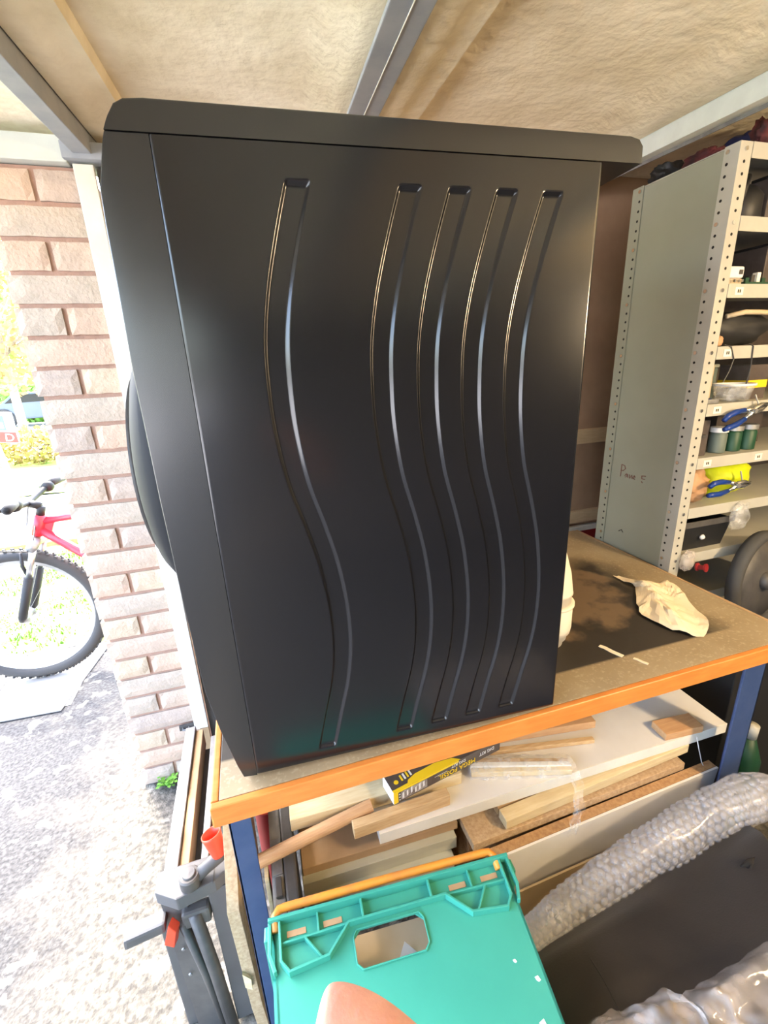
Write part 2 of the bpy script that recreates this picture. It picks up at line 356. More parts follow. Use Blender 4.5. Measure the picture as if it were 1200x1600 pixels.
# brick pier at the doorway: every brick its own piece
pier = struct(obj('wall_left', MB().box((-0.507, 1.428, 0.0), (-0.312, 1.62, 1.86)), m_mortar))
random.seed(11)
for c in range(25):
    z0 = 0.004 + c*0.0743; z1 = z0+0.0635
    rows = [(-0.517, -0.302)] if c % 2 else [(-0.517, -0.415), (-0.404, -0.302)]
    for (x0, x1) in rows:
        b = MB(); nx, nzz = 7, 4
        j = lambda: random.uniform(-0.0016, 0.0016)
        a = random.random()*50; pr = random.uniform(0, 0.003)
        def front(u, v, x0=x0, x1=x1, z0=z0, z1=z1, a=a, pr=pr):
            ed = min(u, 1-u)*(x1-x0), min(v, 1-v)*(z1-z0)
            rnd = 0.004 if min(ed) < 0.001 else 0.0
            return (x0+(x1-x0)*u+nz(a, v*3)*0.0022, 1.419-pr+rnd+nz(u*3+a, v*2)*0.0015, z0+(z1-z0)*v+nz(u*5+a, 9)*0.0022)
        b.grid(front, nx, nzz); n = len(b.v)
        ring = [i for i in range(nx)]+[nx*k+nx-1 for k in range(1, nzz)]+[nx*(nzz-1)+i for i in range(nx-2, -1, -1)]+[nx*k for k in range(nzz-2, 0, -1)]
        for i in ring: b.v.append((b.v[i][0], 1.525, b.v[i][2]))
        L = len(ring)
        b.f += [(ring[i], ring[(i+1) % L], n+(i+1) % L, n+i) for i in range(L)]
        obj('brick', b, random.choice(BRICKS), pier, smooth=False)
# outer face bricks of the pier continue along the front wall (beyond the jamb)
struct(obj('wall_outer', MB().box((-0.52, 1.53, 0), (-0.30, 1.64, 1.86)), m_mortar))
# lintel strip over the pier and timber frame beside it
struct(obj('lintel', MB().box((-0.75, 1.40, 1.862), (-0.325, 1.62, 1.915)), m_beaml, bevel=0.003))
tr = struct(obj('trim_1', MB().box((-0.316, 1.404, 0.20), (-0.272, 1.4155, 1.862)), m_white, bevel=0.002))
tr2 = struct(obj('trim_2', MB().box((-0.272, 1.43, 0.0), (-0.2, 1.46, 1.862)), m_gdark))
tr3 = struct(obj('trim_3', MB().box((-0.300, 1.404, 0.0), (-0.272, 1.4155, 0.198)), m_mdf))
# roof
ceil_prof = lambda a, b_, lipz, fz, wl, wr_: [(a, lipz), (a+wl*0.45, lipz), (a+wl*0.62, lipz+0.010), (a+wl*0.95, lipz+0.011), (a+wl, fz), (b_-wr_, fz), (b_-wr_*0.72, lipz+0.011), (b_-wr_*0.5, lipz+0.010), (b_-wr_*0.38, lipz), (b_, lipz)]
ceiling = struct(obj('ceiling', MB().prism([rf(-1.0, -2.5, 0.515), rf(3.4, -2.5, 0.515), rf(3.4, 1.75, 0.515), rf(-1.0, 1.75, 0.515)], (0, 0, 0.05)), m_ceil))
def roof_panel(a, b_, lipz, fz, wl, wr_, mm):
    pr = ceil_prof(a, b_, lipz, fz, wl, wr_); mb = MB(); ys = [-2.4+i*0.05 for i in range(80)]
    n = len(pr)
    for y in ys:
        for x, z in pr: mb.v.append(rf(x, y, z+nz(x*9, y*4)*0.0012))
    for j in range(len(ys)-1):
        for i in range(n-1): mb.f.append((j*n+i, j*n+i+1, (j+1)*n+i+1, (j+1)*n+i))
    k = len(mb.v)
    for y in (ys[0], ys[-1]):
        for x in (a, b_): mb.v.append(rf(x, y, 0.51))
    m1 = (len(ys)-1)*n
    mb.f += [tuple([k]+list(range(0, n))+[k+1]), tuple([k+2]+list(range(m1, m1+n))+[k+3]), (k, 0, m1, k+2), (n-1, k+1, k+3, m1+n-1)]
    o = obj('roof_panel', mb, mm, ceiling); return sharp(o, 60)
roof_panel(-0.334, 0.236, 0.462, 0.496, 0.10, 0.10, m_ceil)
roof_panel(0.298, 1.000, 0.462, 0.496, 0.115, 0.13, m_ceil)
roof_panel(1.036, 1.78, 0.462, 0.484, 0.12, 0.12, m_ceil)
roof_panel(-0.95, -0.380, 0.462, 0.478, 0.04, 0.05, m_ceilr)
roof_panel(1.82, 2.56, 0.462, 0.484, 0.12, 0.12, m_ceil)
roof_panel(2.6, 3.3, 0.462, 0.484, 0.12, 0.12, m_ceil)
def roof_beam(a, b_, z0, z1, mm, y0=-2.35, y1=1.62):
    mb = MB().prism([rf(a, y0, z0), rf(b_, y0, z0), rf(b_, y0, z1), rf(a, y0, z1)], Vector(rf(a, y1, z0))-Vector(rf(a, y0, z0)))
    return obj('roof_beam', mb, mm, ceiling, bevel=0.002)
roof_beam(-0.377, -0.337, 0.420, 0.505, m_beam)
roof_beam(0.232, 0.300, 0.4525, 0.461, m_beam); roof_beam(0.262, 0.268, 0.461, 0.505, m_beam)
roof_beam(0.2655, 0.2675, 0.4505, 0.4525, m_white)
roof_beam(1.002, 1.032, 0.420, 0.505, m_beaml); roof_beam(1.030, 1.0335, 0.412, 0.43, m_steel)
roof_beam(1.782, 1.818, 0.420, 0.505, m_beaml); roof_beam(2.562, 2.598, 0.42, 0.505, m_beaml)
obj('beam_bracket', MB().box((-0.330, 1.385, 1.866), (-0.225, 1.45, 1.90)), m_beam, ceiling, bevel=0.002)

# ================================================================== WASHING MACHINE
wm = thing('washing_machine', 'large glossy black washing machine with wavy pressed grooves, standing on the workbench', 'washing machine', (-0.0555, 0.5645, 0.79), R_(-2.955))
RC = [(0.030,0.122),(0.088,0.136),(0.144,0.150),(0.198,0.1575),(0.262,0.158),(0.332,0.150),(0.390,0.137),(0.452,0.1205),(0.518,0.1115),(0.570,0.1098),(0.620,0.112),(0.673,0.121),(0.729,0.136),(0.780,0.152)]
def rc(z):
    if z <= RC[0][0]: return RC[0][1]-(RC[0][0]-z)*0.24
    if z >= RC[-1][0]: return RC[-1][1]+(z-RC[-1][0])*0.31
    for i in range(len(RC)-1):
        if z <= RC[i+1][0]:
            p1, p2 = RC[i], RC[i+1]; p0 = RC[max(i-1, 0)]; p3 = RC[min(i+2, len(RC)-1)]
            h = p2[0]-p1[0]; t = (z-p1[0])/h
            m1 = (p2[1]-p0[1])/(p2[0]-p0[0])*h; m2 = (p3[1]-p1[1])/(p3[0]-p1[0])*h
            return (2*t**3-3*t*t+1)*p1[1]+(t**3-2*t*t+t)*m1+(-2*t**3+3*t*t)*p2[1]+(t**3-t*t)*m2
BW, DEP = 0.0265, 0.0036
offs = [0.0, 0.1245, 0.184, 0.2435, 0.304]
cols = [('abs', 0.0, 0), ('abs', 0.0015, 0), ('abs', 0.003, 0), ('abs', 0.03, 0)]
for d in offs:
    for e, dep in ((-BW-0.0022, 0), (-BW-0.0010, 0.0), (-BW-0.0002, 0.12), (-BW+0.0022, 0.90), (-BW+0.0032, 1), (-BW+0.0045, 1), (-0.0045, 1), (-0.0032, 1), (-0.0022, 0.90), (0.0002, 0.12), (0.0010, 0.0), (0.0022, 0)):
        cols.append(('rel', d+e, dep))
cols += [('abs', 0.490, 0), ('abs', 0.503, 0), ('abs', 0.505, 0), ('abs', 0.507, 0)]
zr = [0.006, 0.009] + [0.014+0.006*i for i in range(2)] + [0.0265, 0.0285, 0.0305, 0.0325, 0.0345] + [0.04+i*(0.73/110) for i in range(111)] + [0.7725, 0.7745, 0.7765, 0.7785, 0.7805, 0.7825] + [0.79, 0.80, 0.812]
sm = lambda t: max(0, min(1, t))**2*(3-2*max(0, min(1, t)))
pm = MB()
for z in zr:
    e = sm((z-0.028)/0.0055)*sm((0.7805-z)/0.0055)
    for k, u, dep in cols:
        x = u if k == 'abs' else rc(z)+u
        y = DEP*dep*e
        if z in (zr[0],): y += 0.003
        if k == 'abs' and u in (0.0, 0.507): y += 0.0012
        pm.v.append((x, y, z))
n = len(cols)
for j in range(len(zr)-1):
    for i in range(n-1): pm.f.append((j*n+i, j*n+i+1, (j+1)*n+i+1, (j+1)*n+i))
sp_ = obj('side_panel', pm, m_black, wm, smooth=True, local=True)
obj('cabinet_body', MB().box((0.002, 0.006, 0.008), (0.505, 0.594, 0.815)), m_black2, wm, local=True)
# front panel with its curved profile
fp = [(-0.0006, 0.006), (-0.020, 0.008), (-0.026, 0.03), (-0.040, 0.10), (-0.050, 0.17), (-0.0545, 0.30), (-0.057, 0.45), (-0.0575, 0.60), (-0.0555, 0.68), (-0.0545, 0.735), (-0.0530, 0.765), (-0.0440, 0.800), (-0.0395, 0.8125), (-0.0006, 0.8125)]
f_ = obj('front_panel', MB().prism([(x, 0.001, z) for x, z in fp], (0, 0.596, 0)), m_black2, wm, bevel=0.005, segs=3, local=True, bsel=lambda p: p.x < -0.015 and p.z < 0.81); sharp(f_, 40)
# worktop lid, rounded ends
lp = [(-0.0392, 0.8132), (-0.033, 0.826), (-0.027, 0.8345), (-0.018, 0.839), (0.0, 0.8405), (0.543, 0.8405), (0.556, 0.838), (0.561, 0.832), (0.5615, 0.8132)]
l_ = obj('worktop', MB().prism([(x, -0.0008, z) for x, z in lp], (0, 0.600, 0)), m_black2, wm, bevel=0.003, segs=3, local=True, bsel=lambda p: p.z > 0.815); sharp(l_, 40)
obj('rear_panel', MB().box((0.505, 0.03, 0.03), (0.525, 0.57, 0.79)), m_blackm, wm, bevel=0.004, local=True)
dc = (-0.056, 0.30, 0.44)
d_ = obj('door', MB().lathe([(0.225, -0.01), (0.225, 0.012), (0.215, 0.034), (0.19, 0.052), (0.16, 0.062), (0.15, 0.060)], dc, (-1, 0, 0), 48), m_doorp, wm, local=True, smooth=True)
g_ = obj('door_glass', MB().lathe([(0.152, 0.055), (0.14, 0.066), (0.10, 0.082), (0.05, 0.091), (0.0001, 0.094)], dc, (-1, 0, 0), 40), m_doorp, d_, smooth=True); 
obj('door_trim', MB().lathe([(0.158, 0.058), (0.162, 0.066), (0.154, 0.068), (0.150, 0.06)], dc, (-1, 0, 0), 48), m_gdark, d_, smooth=True)
for yy in (0.06, 0.54):
    for xx in (0.03, 0.47): obj('foot', MB().lathe([(0.02, 0), (0.02, 0.006), (0.008, 0.006), (0.008, 0.012)], (xx, yy, 0), (0, 0, 1), 14), m_blackm, wm, local=True)
obj('control_dial', MB().lathe([(0.026, 0), (0.026, 0.014), (0.022, 0.02), (0.0001, 0.021)], (-0.054, 0.32, 0.745), (-1, 0, 0.05), 24), m_chrome, wm, local=True, smooth=True)

# ================================================================== WORKBENCH
wbch = thing('workbench', 'workbench with a stained grey-brown top, orange edging and blue steel legs', 'workbench', (0.475, 0.9, 0.0))
BX0, BX1, BY0, BY1, BZ = -0.112, 1.072, 0.545, 1.25, 0.79
obj('bench_top', MB().box((BX0, BY0, BZ-0.032), (BX1, BY1, BZ)), m_bench, wbch, bevel=0.001)
obj('front_edging', MB().box((BX0-0.012, BY0-0.012, BZ-0.037), (BX1+0.012, BY0-0.0005, BZ+0.0005)), m_orange, wbch, bevel=0.003, segs=3)
obj('left_edging', MB().box((BX0-0.012, BY0+0.0005, BZ-0.037), (BX0-0.0005, BY1, BZ+0.0005)), m_orange, wbch, bevel=0.003, segs=3)
obj('right_edging', MB().box((BX1+0.0005, BY0+0.0005, BZ-0.037), (BX1+0.010, BY1, BZ+0.0002)), m_mdf, wbch, bevel=0.002)
def angle_leg(x, y, sx, sy):
    mb = MB(); t = 0.004; wdt = 0.033 if x < 0.5 else 0.062
    xa = min(x, x+sx*wdt); xb = max(x, x+sx*wdt); mb.box((xa, min(y, y+sy*t), 0), (xb, max(y, y+sy*t), BZ-0.037))
    mb.box((min(x, x+sx*t), min(y, y+sy*0.04), 0), (max(x, x+sx*t), max(y, y+sy*0.04), BZ-0.037)); return mb
for x, y, sx, sy in ((-0.108, 0.556, 1, 1), (1.015, 0.556, -1, 1), (-0.108, 1.235, 1, -1), (1.055, 1.235, -1, -1)):
    obj('leg', angle_leg(x, y, sx, sy), m_blue, wbch, bevel=0.001)
obj('rail', MB().box((-0.10, 1.20, 0.20), (1.05, 1.24, 0.24)), m_blue, wbch); 
obj('rail', MB().box((-0.10, 0.70, 0.71), (-0.07, 1.20, 0.75)), m_blue, wbch); obj('rail', MB().box((1.02, 0.60, 0.71), (1.05, 1.20, 0.75)), m_blue, wbch)
obj('lower_shelf', MB().box((-0.0, 0.66, 0.225), (1.00, 1.20, 0.245)), m_chip, wbch, bevel=0.001)

# ================================================================== SHELVING UNIT
SX, SY0, SY1, ST = 1.090, 0.880, 1.170, 1.806
SW = 0.92
shu = thing('shelving_unit', 'tall grey-green metal shelving unit with perforated uprights at the right end of the workbench', 'shelving unit', (SX+SW/2, (SY0+SY1)/2, 0))
obj('side_panel', MB().box((SX+0.001, SY0+0.004, 0.02), (SX+0.0025, SY1-0.004, ST-0.004)), m_shelfg, shu)
obj('side_panel', MB().box((SX+SW-0.0025, SY0+0.004, 0.02), (SX+SW-0.001, SY1-0.004, ST-0.004)), m_shelfg, shu)
obj('back_panel', MB().box((SX+0.004, SY1-0.006, 0.02), (SX+SW-0.004, SY1-0.0045, ST-0.004)), m_boxbk, shu)  # dark colour paints the shade at the back of the shelves
ZS = [ST-0.0-0.139*i for i in range(13)]
def upright(x, sx, y, sy):
    t = 0.002; mb = MB()
    mb.box((min(x, x+sx*0.033), min(y, y+sy*t), 0), (max(x, x+sx*0.033), max(y, y+sy*t), ST))
    mb.box((min(x, x-sx*t), min(y, y+sy*0.036), 0), (max(x, x-sx*t), max(y, y+sy*0.036), ST)); 
    return mb
for x, sx in ((SX, 1), (SX+SW, -1)):
    for y, sy in ((SY0, 1), (SY1, -1)):
        u = obj('upright', upright(x, sx, y, sy), m_shelfe if sy > 0 and sx > 0 else m_shelfg, shu)
        if sx > 0:
            hb = MB(); bb = MB()
            for k in range(78):
                z = ST-0.012-k*0.139/6
                if z < 0.05: break
                tgt, rad = (bb, 0.0045) if k % 6 == 0 else (hb, 0.0033)
                tgt.lathe([(rad, -0.001), (rad, 0.0005 if tgt is hb else 0.003)], (x-sx*0.002, y+sy*0.026, z), (-1, 0, 0), 8)
                if sy > 0: tgt.lathe([(rad, -0.001), (rad, 0.0005 if tgt is hb else 0.003)], (x+sx*0.015, y, z-0.002), (0, -1, 0), 8)
            tag(obj('punched_holes', hb, m_hole, u), None, None, kind='stuff'); tag(obj('bolts', bb, m_chrome, u), None, None, kind='stuff')
for i, z in enumerate(ZS):
    if z < 0.1: break
    mb = MB(); mb.box((SX+0.004, SY0+0.001, z-0.002), (SX+SW-0.004, SY1-0.008, z))
    mb.box((SX+0.034, SY0-0.001, z-0.030), (SX+SW-0.034, SY0+0.001, z))
    s = obj('shelf', mb, m_shelfe, shu)
    if 2 <= i <= 5:
        for q, lx in enumerate((0.055, 0.24) if i == 5 else (0.055,)):
            lb = obj('label_card', MB().box((SX+lx, SY0-0.0022, z-0.024), (SX+lx+0.026, SY0-0.0012, z-0.007)), m_pcb, s)
            mk = MB()
            for r in range(2): mk.box((SX+lx+0.008+0.006*r, SY0-0.0026, z-0.019), (SX+lx+0.012+0.006*r, SY0-0.0022, z-0.012))
            obj('print', mk, m_ink, s)
# faded marker scribble on the side panel
def stroke(pts, r=0.0012):
    return MB().tube([(SX-0.0002, y, z) for y, z in pts], r, 6)
sy, sz = 1.095, 1.02
scr = MB()
for pts in ([(0,0),(0,0.038)], [(0,0.038),(-0.012,0.036),(-0.016,0.028),(-0.008,0.02),(0,0.02)], [(-0.016,0.006),(-0.022,0.013),(-0.026,0.006),(-0.019,0.002)],
            [(-0.026,0.013),(-0.029,0.002)], [(-0.034,0.013),(-0.036,0.002),(-0.043,0.013),(-0.046,0.002)], [(-0.049,0.008),(-0.056,0.009),(-0.052,0.013),(-0.048,0.006),(-0.055,0.002)],
            [(-0.078,0.018),(-0.092,0.020)], [(-0.079,0.018),(-0.080,0.010),(-0.090,0.010)], [(-0.080,0.002),(-0.084,-0.002)]):
    n0 = len(scr.v); tmp = stroke([(sy+a, sz+b) for a, b in pts], 0.0013); scr.add(tmp.v, tmp.f)
tag(obj('marker_writing', scr, m_inkr, shu), None, None, kind='stuff')
obj('marker_tick', MB().tube([(SX-0.0002, 1.075, 0.845), (SX-0.0002, 1.065, 0.853), (SX-0.0002, 1.058, 0.846)], 0.0012, 6), m_ink, shu)

# ------------------------------------------------------------------ things on the shelves
def blob(fn_r, c, nu=24, nv=14):
    mb = MB(); c = Vector(c)
    for j in range(nv):
        th = math.pi*j/(nv-1)
        for i in range(nu):
            ph = 2*math.pi*i/nu; d = Vector((math.sin(th)*math.cos(ph), math.sin(th)*math.sin(ph), math.cos(th)))
            r = fn_r(d); mb.v.append(tuple(c+Vector((d.x*r[0], d.y*r[1], d.z*r[2]))))
    for j in range(nv-1):
        for i in range(nu): a = j*nu+i; b = j*nu+(i+1) % nu; mb.f.append((a, b, b+nu, a+nu))
    return mb
def lump(name, label, cat, c, r, m, amp=0.15, fr=2.5, seed=0, flat=True, group=None):
    """soft bag or cloth heap resting on its flat base; c is the base centre"""
    cx, cy, cz = c
    def f(d):
        k = 1+amp*nz(d.x*fr+seed, d.y*fr, d.z*fr)+amp*0.5*nz(d.x*fr*2.3, d.y*fr*2.3+seed, d.z*fr*2.3)
        q = 0.75
        bx = 1/max(abs(d.x)**3+abs(d.y)**3+abs(d.z)**3, 1e-6)**(1/3)*q+(1-q)
        return r[0]*k*bx, r[1]*k*bx, r[2]*k*bx
    mb = blob(f, (cx, cy, cz+r[2]), 30, 18); mb.v = [(x, y, max(z, cz+0.001)) for x, y, z in mb.v]
    return tag(obj(name, mb, m, smooth=True, weld=True), label, cat, group)
def jar(name, label, cat, c, prof, m, group=None, cap=None, seg=24):
    if not cap: return tag(sharp(obj(name, MB().lathe(prof, c, (0, 0, 1), seg), m)), label, cat, group)
    t = thing(name, label, cat, c, 0, group); sharp(obj('body', MB().lathe(prof, c, (0, 0, 1), seg), m, t)); sharp(obj('cap', MB().lathe(cap[0], c, (0, 0, 1), seg), cap[1], t)); return t
z = ZS
# on the very top
lump('cloth_bag', 'dark navy cloth bag slumped on top of the shelving unit', 'bag', (1.33, 1.03, z[0]), (0.09, 0.08, 0.045), m_dkblue, 0.25, 2.2, 3)
lump('rag', 'small crumpled red rag on top of the shelving beside the navy bag', 'rag', (1.145, 1.02, z[0]), (0.022, 0.045, 0.018), m_rag, 0.4, 3, 5)
lump('work_glove', 'black work glove lying on top of the shelving near the back', 'glove', (1.15, 1.12, z[0]), (0.045, 0.035, 0.022), m_blackm, 0.35, 3, 8)
lump('paint_cloth', 'red and dark cloth heaped on top of the shelving at the photo edge', 'cloth', (1.195, 0.912, z[0]), (0.028, 0.022, 0.03), m_rag, 0.4, 3, 12)
# first opening: jug
j1 = thing('oil_jug', 'black plastic jug with handle on the second shelf from the top', 'jug', (1.215, 0.96, z[1]))
obj('body', MB().lathe([(0.040, 0), (0.046, 0.005), (0.046, 0.06), (0.03, 0.08), (0.014, 0.088)], (1.215, 0.96, z[1]), (0, 0, 1), 24), m_binbk, j1, smooth=True)
obj('cap', MB().lathe([(0.016, 0.086), (0.016, 0.103), (0.012, 0.105)], (1.215, 0.96, z[1]), (0, 0, 1), 18), m_gdark, j1)
obj('handle', MB().tube([(1.215, 0.955, z[1]+0.08), (1.19, 0.93, z[1]+0.095), (1.175, 0.92, z[1]+0.08), (1.172, 0.925, z[1]+0.04)], 0.007, 8), m_binbk, j1, smooth=True)
# second opening
ad = thing('power_adapter', 'white power adapter lying at the front of the third shelf', 'adapter', (1.155, 0.91, z[2]))
obj('case', MB().box((1.128, 0.888, z[2]+0.014), (1.178, 0.93, z[2]+0.040)), m_boxwh, ad, bevel=0.006, segs=3)
obj('base', MB().box((1.130, 0.890, z[2]), (1.176, 0.928, z[2]+0.0135)), m_carton, ad, bevel=0.002)
obj('print', MB().box((1.160, 0.8872, z[2]+0.022), (1.172, 0.8878, z[2]+0.032)), m_ink, ad)
for k in range(3): obj('pin', MB().box((1.140+k*0.012, 0.8795, z[2]+0.004), (1.144+k*0.012, 0.8899, z[2]+0.010)), m_chrome, ad)
cb = thing('circuit_board', 'green circuit board beside the white adapter on the shelf', 'circuit board', (1.225, 0.93, z[2]))
obj('board', MB().box((1.186, 0.888, z[2]), (1.27, 0.97, z[2]+0.006)), m_green, cb)
for k in range(4): obj('component', MB().box((1.192+k*0.018, 0.893, z[2]+0.0062), (1.203+k*0.018, 0.905+0.01*(k % 2), z[2]+0.016+0.006*(k % 3))), [m_green, m_ink, m_pcb][k % 3], cb)
rb = thing('battery_box', 'dark red boxy tool battery at the back of the third shelf', 'battery', (1.20, 1.02, z[2]))
obj('case', MB().box((1.165, 0.985, z[2]), (1.235, 1.055, z[2]+0.062)), m_dred, rb, bevel=0.006); obj('terminal_block', MB().box((1.18, 1.0, z[2]+0.0622), (1.22, 1.04, z[2]+0.075)), m_blackm, rb, bevel=0.003)
lump('black_pouch', 'black pouch at the back of the third shelf', 'pouch', (1.278, 1.09, z[2]), (0.035, 0.045, 0.045), m_blackm, 0.2, 2, 20)
# third opening: dark holdall
hb_ = thing('tool_holdall', 'dark fabric tool holdall filling the fourth shelf', 'bag', (1.26, 0.99, z[3]))
o = lump('tmp', '', '', (1.255, 0.99, z[3]), (0.115, 0.085, 0.045), m_blackm, 0.12, 2.2, 31); o.name = 'bag_body'; [o.__delitem__(k) for k in ('label', 'category') if k in o]; put(o, hb_)
obj('strap', MB().tube([(1.16, 0.90, z[3]+0.07), (1.20, 0.885, z[3]+0.078), (1.25, 0.883, z[3]+0.077), (1.31, 0.89, z[3]+0.075)], 0.006, 8), m_carton, hb_, smooth=True)
lump('putty_lump', 'small orange-brown lump of putty at the upright on the fourth shelf', 'putty', (1.133, 0.888, z[3]), (0.010, 0.007, 0.012), m_kraft, 0.3, 3, 33)
tag(obj('loose_wire', MB().tube([(1.150, 0.884, z[3]+0.004), (1.165, 0.877, z[3]-0.002), (1.18, 0.8765, z[3]-0.03), (1.172, 0.8770, z[3]-0.06), (1.160, 0.878, z[3]-0.085)], 0.0016, 6), m_cable), 'thin black wire dangling over the edge of the fourth shelf', 'wire')
tag(obj('loose_wire', MB().tube([(1.232, 0.884, z[3]+0.004), (1.238, 0.8765, z[3]-0.002), (1.243, 0.8765, z[3]-0.05), (1.240, 0.878, z[3]-0.10)], 0.0016, 6), m_cable), 'second black wire hanging from the fourth shelf at the photo edge', 'wire')
# fourth opening
c1 = thing('carton', 'beige cardboard carton standing next to the upright on the fifth shelf', 'carton', (1.152, 0.97, z[4]))
obj('carton_body', MB().box((1.128, 0.91, z[4]), (1.165, 1.03, z[4]+0.092)), m_carton, c1, bevel=0.001); obj('flap', MB().box((1.127, 0.909, z[4]+0.0925), (1.166, 0.97, z[4]+0.0945)), m_carton, c1)
c2 = thing('storage_box', 'grey-green storage box in the middle of the fifth shelf', 'box', (1.215, 0.98, z[4]))
obj('box_body', MB().box((1.180, 0.975, z[4]), (1.262, 1.11, z[4]+0.085)), m_boxgg, c2, bevel=0.003); obj('lid', MB().box((1.178, 0.973, z[4]+0.0855), (1.264, 1.112, z[4]+0.095)), m_shelfg, c2, bevel=0.003)
c3 = thing('yellow_carton', 'small carton with a yellow band at the photo edge of the fifth shelf', 'carton', (1.30, 0.95, z[4]))
obj('carton_body', MB().box((1.300, 0.915, z[4]), (1.368, 1.0, z[4]+0.09)), m_boxbk, c3, bevel=0.001); obj('band', MB().box((1.299, 0.9145, z[4]+0.03), (1.369, 1.001, z[4]+0.05)), m_yellow, c3)
tb = thing('clear_tub', 'clear plastic tub with a white rim lying at the front of the fifth shelf', 'tub', (1.25, 0.905, z[4]))
tbp = [(0.030, 0.0), (0.038, 0.002), (0.046, 0.04), (0.046, 0.042), (0.043, 0.040), (0.036, 0.005), (0.0001, 0.004)]
obj('tub_body', MB().lathe(tbp, (1.245, 0.912, z[4]), (0, 0, 1), 28), m_clear, tb, smooth=True); obj('rim', MB().lathe([(0.044, 0.041), (0.049, 0.040), (0.049, 0.046), (0.044, 0.046), (0.044, 0.041)], (1.245, 0.912, z[4]), (0, 0, 1), 28), m_boxwh, tb, smooth=True)
pk = thing('blade_packet', 'shiny silver packet lying beside the upright on the fifth shelf', 'packet', (1.155, 0.895, z[4]))
obj('packet', MB().prism([(1.128, 0.886, z[4]), (1.168, 0.884, z[4]), (1.172, 0.906, z[4]), (1.132, 0.908, z[4])], (0, 0, 0.012)), m_steel, pk, bevel=0.003); obj('seal', MB().box((1.134, 0.889, z[4]+0.0121), (1.146, 0.904, z[4]+0.014)), m_dkblue, pk)
# fifth opening
c4 = thing('parts_drawer', 'dark brown parts drawer beside the upright on the sixth shelf', 'drawer', (1.155, 0.97, z[5]))
obj('drawer_body', MB().box((1.126, 0.90, z[5]), (1.172, 1.06, z[5]+0.095)), m_boxbk, c4, bevel=0.002); obj('pull', MB().box((1.140, 0.892, z[5]+0.05), (1.158, 0.8998, z[5]+0.058)), m_gdark, c4)
for k in range(3):
    jx = 1.235+0.055*k
    jar('screw_jar', ['clear jar with a white lid and green contents on the sixth shelf', 'middle clear jar with green contents on the sixth shelf', 'clear jar at the photo edge of the sixth shelf'][k], 'jar', (jx, 0.92, z[5]), [(0.018, 0), (0.021, 0.002), (0.021, 0.05), (0.017, 0.056)], [m_boxgg, m_green, m_green][k], 'jars on the sixth shelf', ([(0.022, 0.057), (0.022, 0.07), (0.0001, 0.071)], m_boxwh if k == 0 else m_steel))
lump('cable_bag', 'grey bag of cables behind the jars on the sixth shelf', 'bag', (1.235, 1.02, z[5]), (0.05, 0.05, 0.04), m_gdark, 0.2, 2, 40)
for k, (zi, x0, x1, y0, h, nm) in enumerate(((1, 1.265, 1.46, 0.93, 0.10, 'second'), (2, 1.325, 1.50, 0.95, 0.10, 'third'), (5, 1.30, 1.48, 0.98, 0.10, 'sixth'))):  # dark boxes added to give the shade deep inside the shelving
    dk = thing('shade_box', 'added dark box standing for the shade at the back of the %s shelf from the top' % nm, 'carton', ((x0+x1)/2, (y0+1.15)/2, z[zi]), 0, 'added dark boxes standing for shade in the shelving')
    obj('carton_body', MB().box((x0, y0, z[zi]+0.0005), (x1, 1.155, z[zi]+h)), m_boxbk if k != 3 else m_boxgg, dk, bevel=0.002); obj('lid', MB().box((x0-0.001, y0-0.002, z[zi]+h+0.0002), (x1+0.001, 1.156, z[zi]+h+0.006)), m_binbk, dk, bevel=0.001)  # body and lid of the added shade box, not a real carton
# pliers with blue grips hanging from the shelf edges
def pliers(c, label, tilt):
    t = thing('pliers', label, 'pliers', c, 0, 'blue-handled pliers hooked on the shelf edges')
    c = Vector(c); X = Vector((math.cos(tilt), 0, math.sin(tilt))); Z = Vector((-math.sin(tilt), 0, math.cos(tilt)))
    P = lambda a, b: c+X*a+Z*b
    for s in (1, -1):
        obj('grip', MB().tube([P(-0.09, -0.012*s-0.004), P(-0.075, -0.016*s), P(-0.05, -0.017*s), P(-0.02, -0.012*s)], [0.006, 0.0075, 0.0075, 0.006], 10), m_grip, t, smooth=True)
        obj('jaw', MB().tube([P(-0.022, -0.012*s), P(0.0, -0.006*s), P(0.012, 0.004*s), P(0.035, 0.006*s), P(0.06, 0.002*s)], [0.004, 0.006, 0.007, 0.006, 0.002], 8), m_chrome, t, smooth=True)
    obj('pivot', MB().lathe([(0.006, -0.009), (0.006, 0.009)], c+X*0.008, (0, 1, 0), 12), m_steel, t)
    obj('hook', MB().tube([P(0.03, 0.004), P(0.03, 0.02)+Vector((0, 0.006, 0)), P(0.032, 0.034)+Vector((0, 0.012, 0))], 0.002, 6), m_steel, t)
pliers((1.255, 0.862, z[4]-0.025), 'blue-handled pliers hooked on the edge of the fifth shelf', 0.28)
pliers((1.250, 0.862, z[6]+0.055), 'blue-handled pliers hanging in front of the brown paper bag', 0.02)
# sixth opening
lump('paper_bag', 'crumpled brown paper bag next to the upright on the seventh shelf', 'bag', (1.168, 0.95, z[6]), (0.050, 0.06, 0.052), m_kraft, 0.22, 3.2, 50)
lump('hi_vis_vest', 'folded fluorescent yellow vest on the seventh shelf', 'vest', (1.31, 0.96, z[6]+0.003), (0.075, 0.07, 0.054), m_hivis, 0.16, 2.5, 55)
lump('clear_bag', 'clear plastic bag hanging over the shelf edge below the yellow vest', 'bag', (1.305, 0.868, z[7]+0.055), (0.03, 0.012, 0.04), m_clear, 0.3, 3, 58, False)
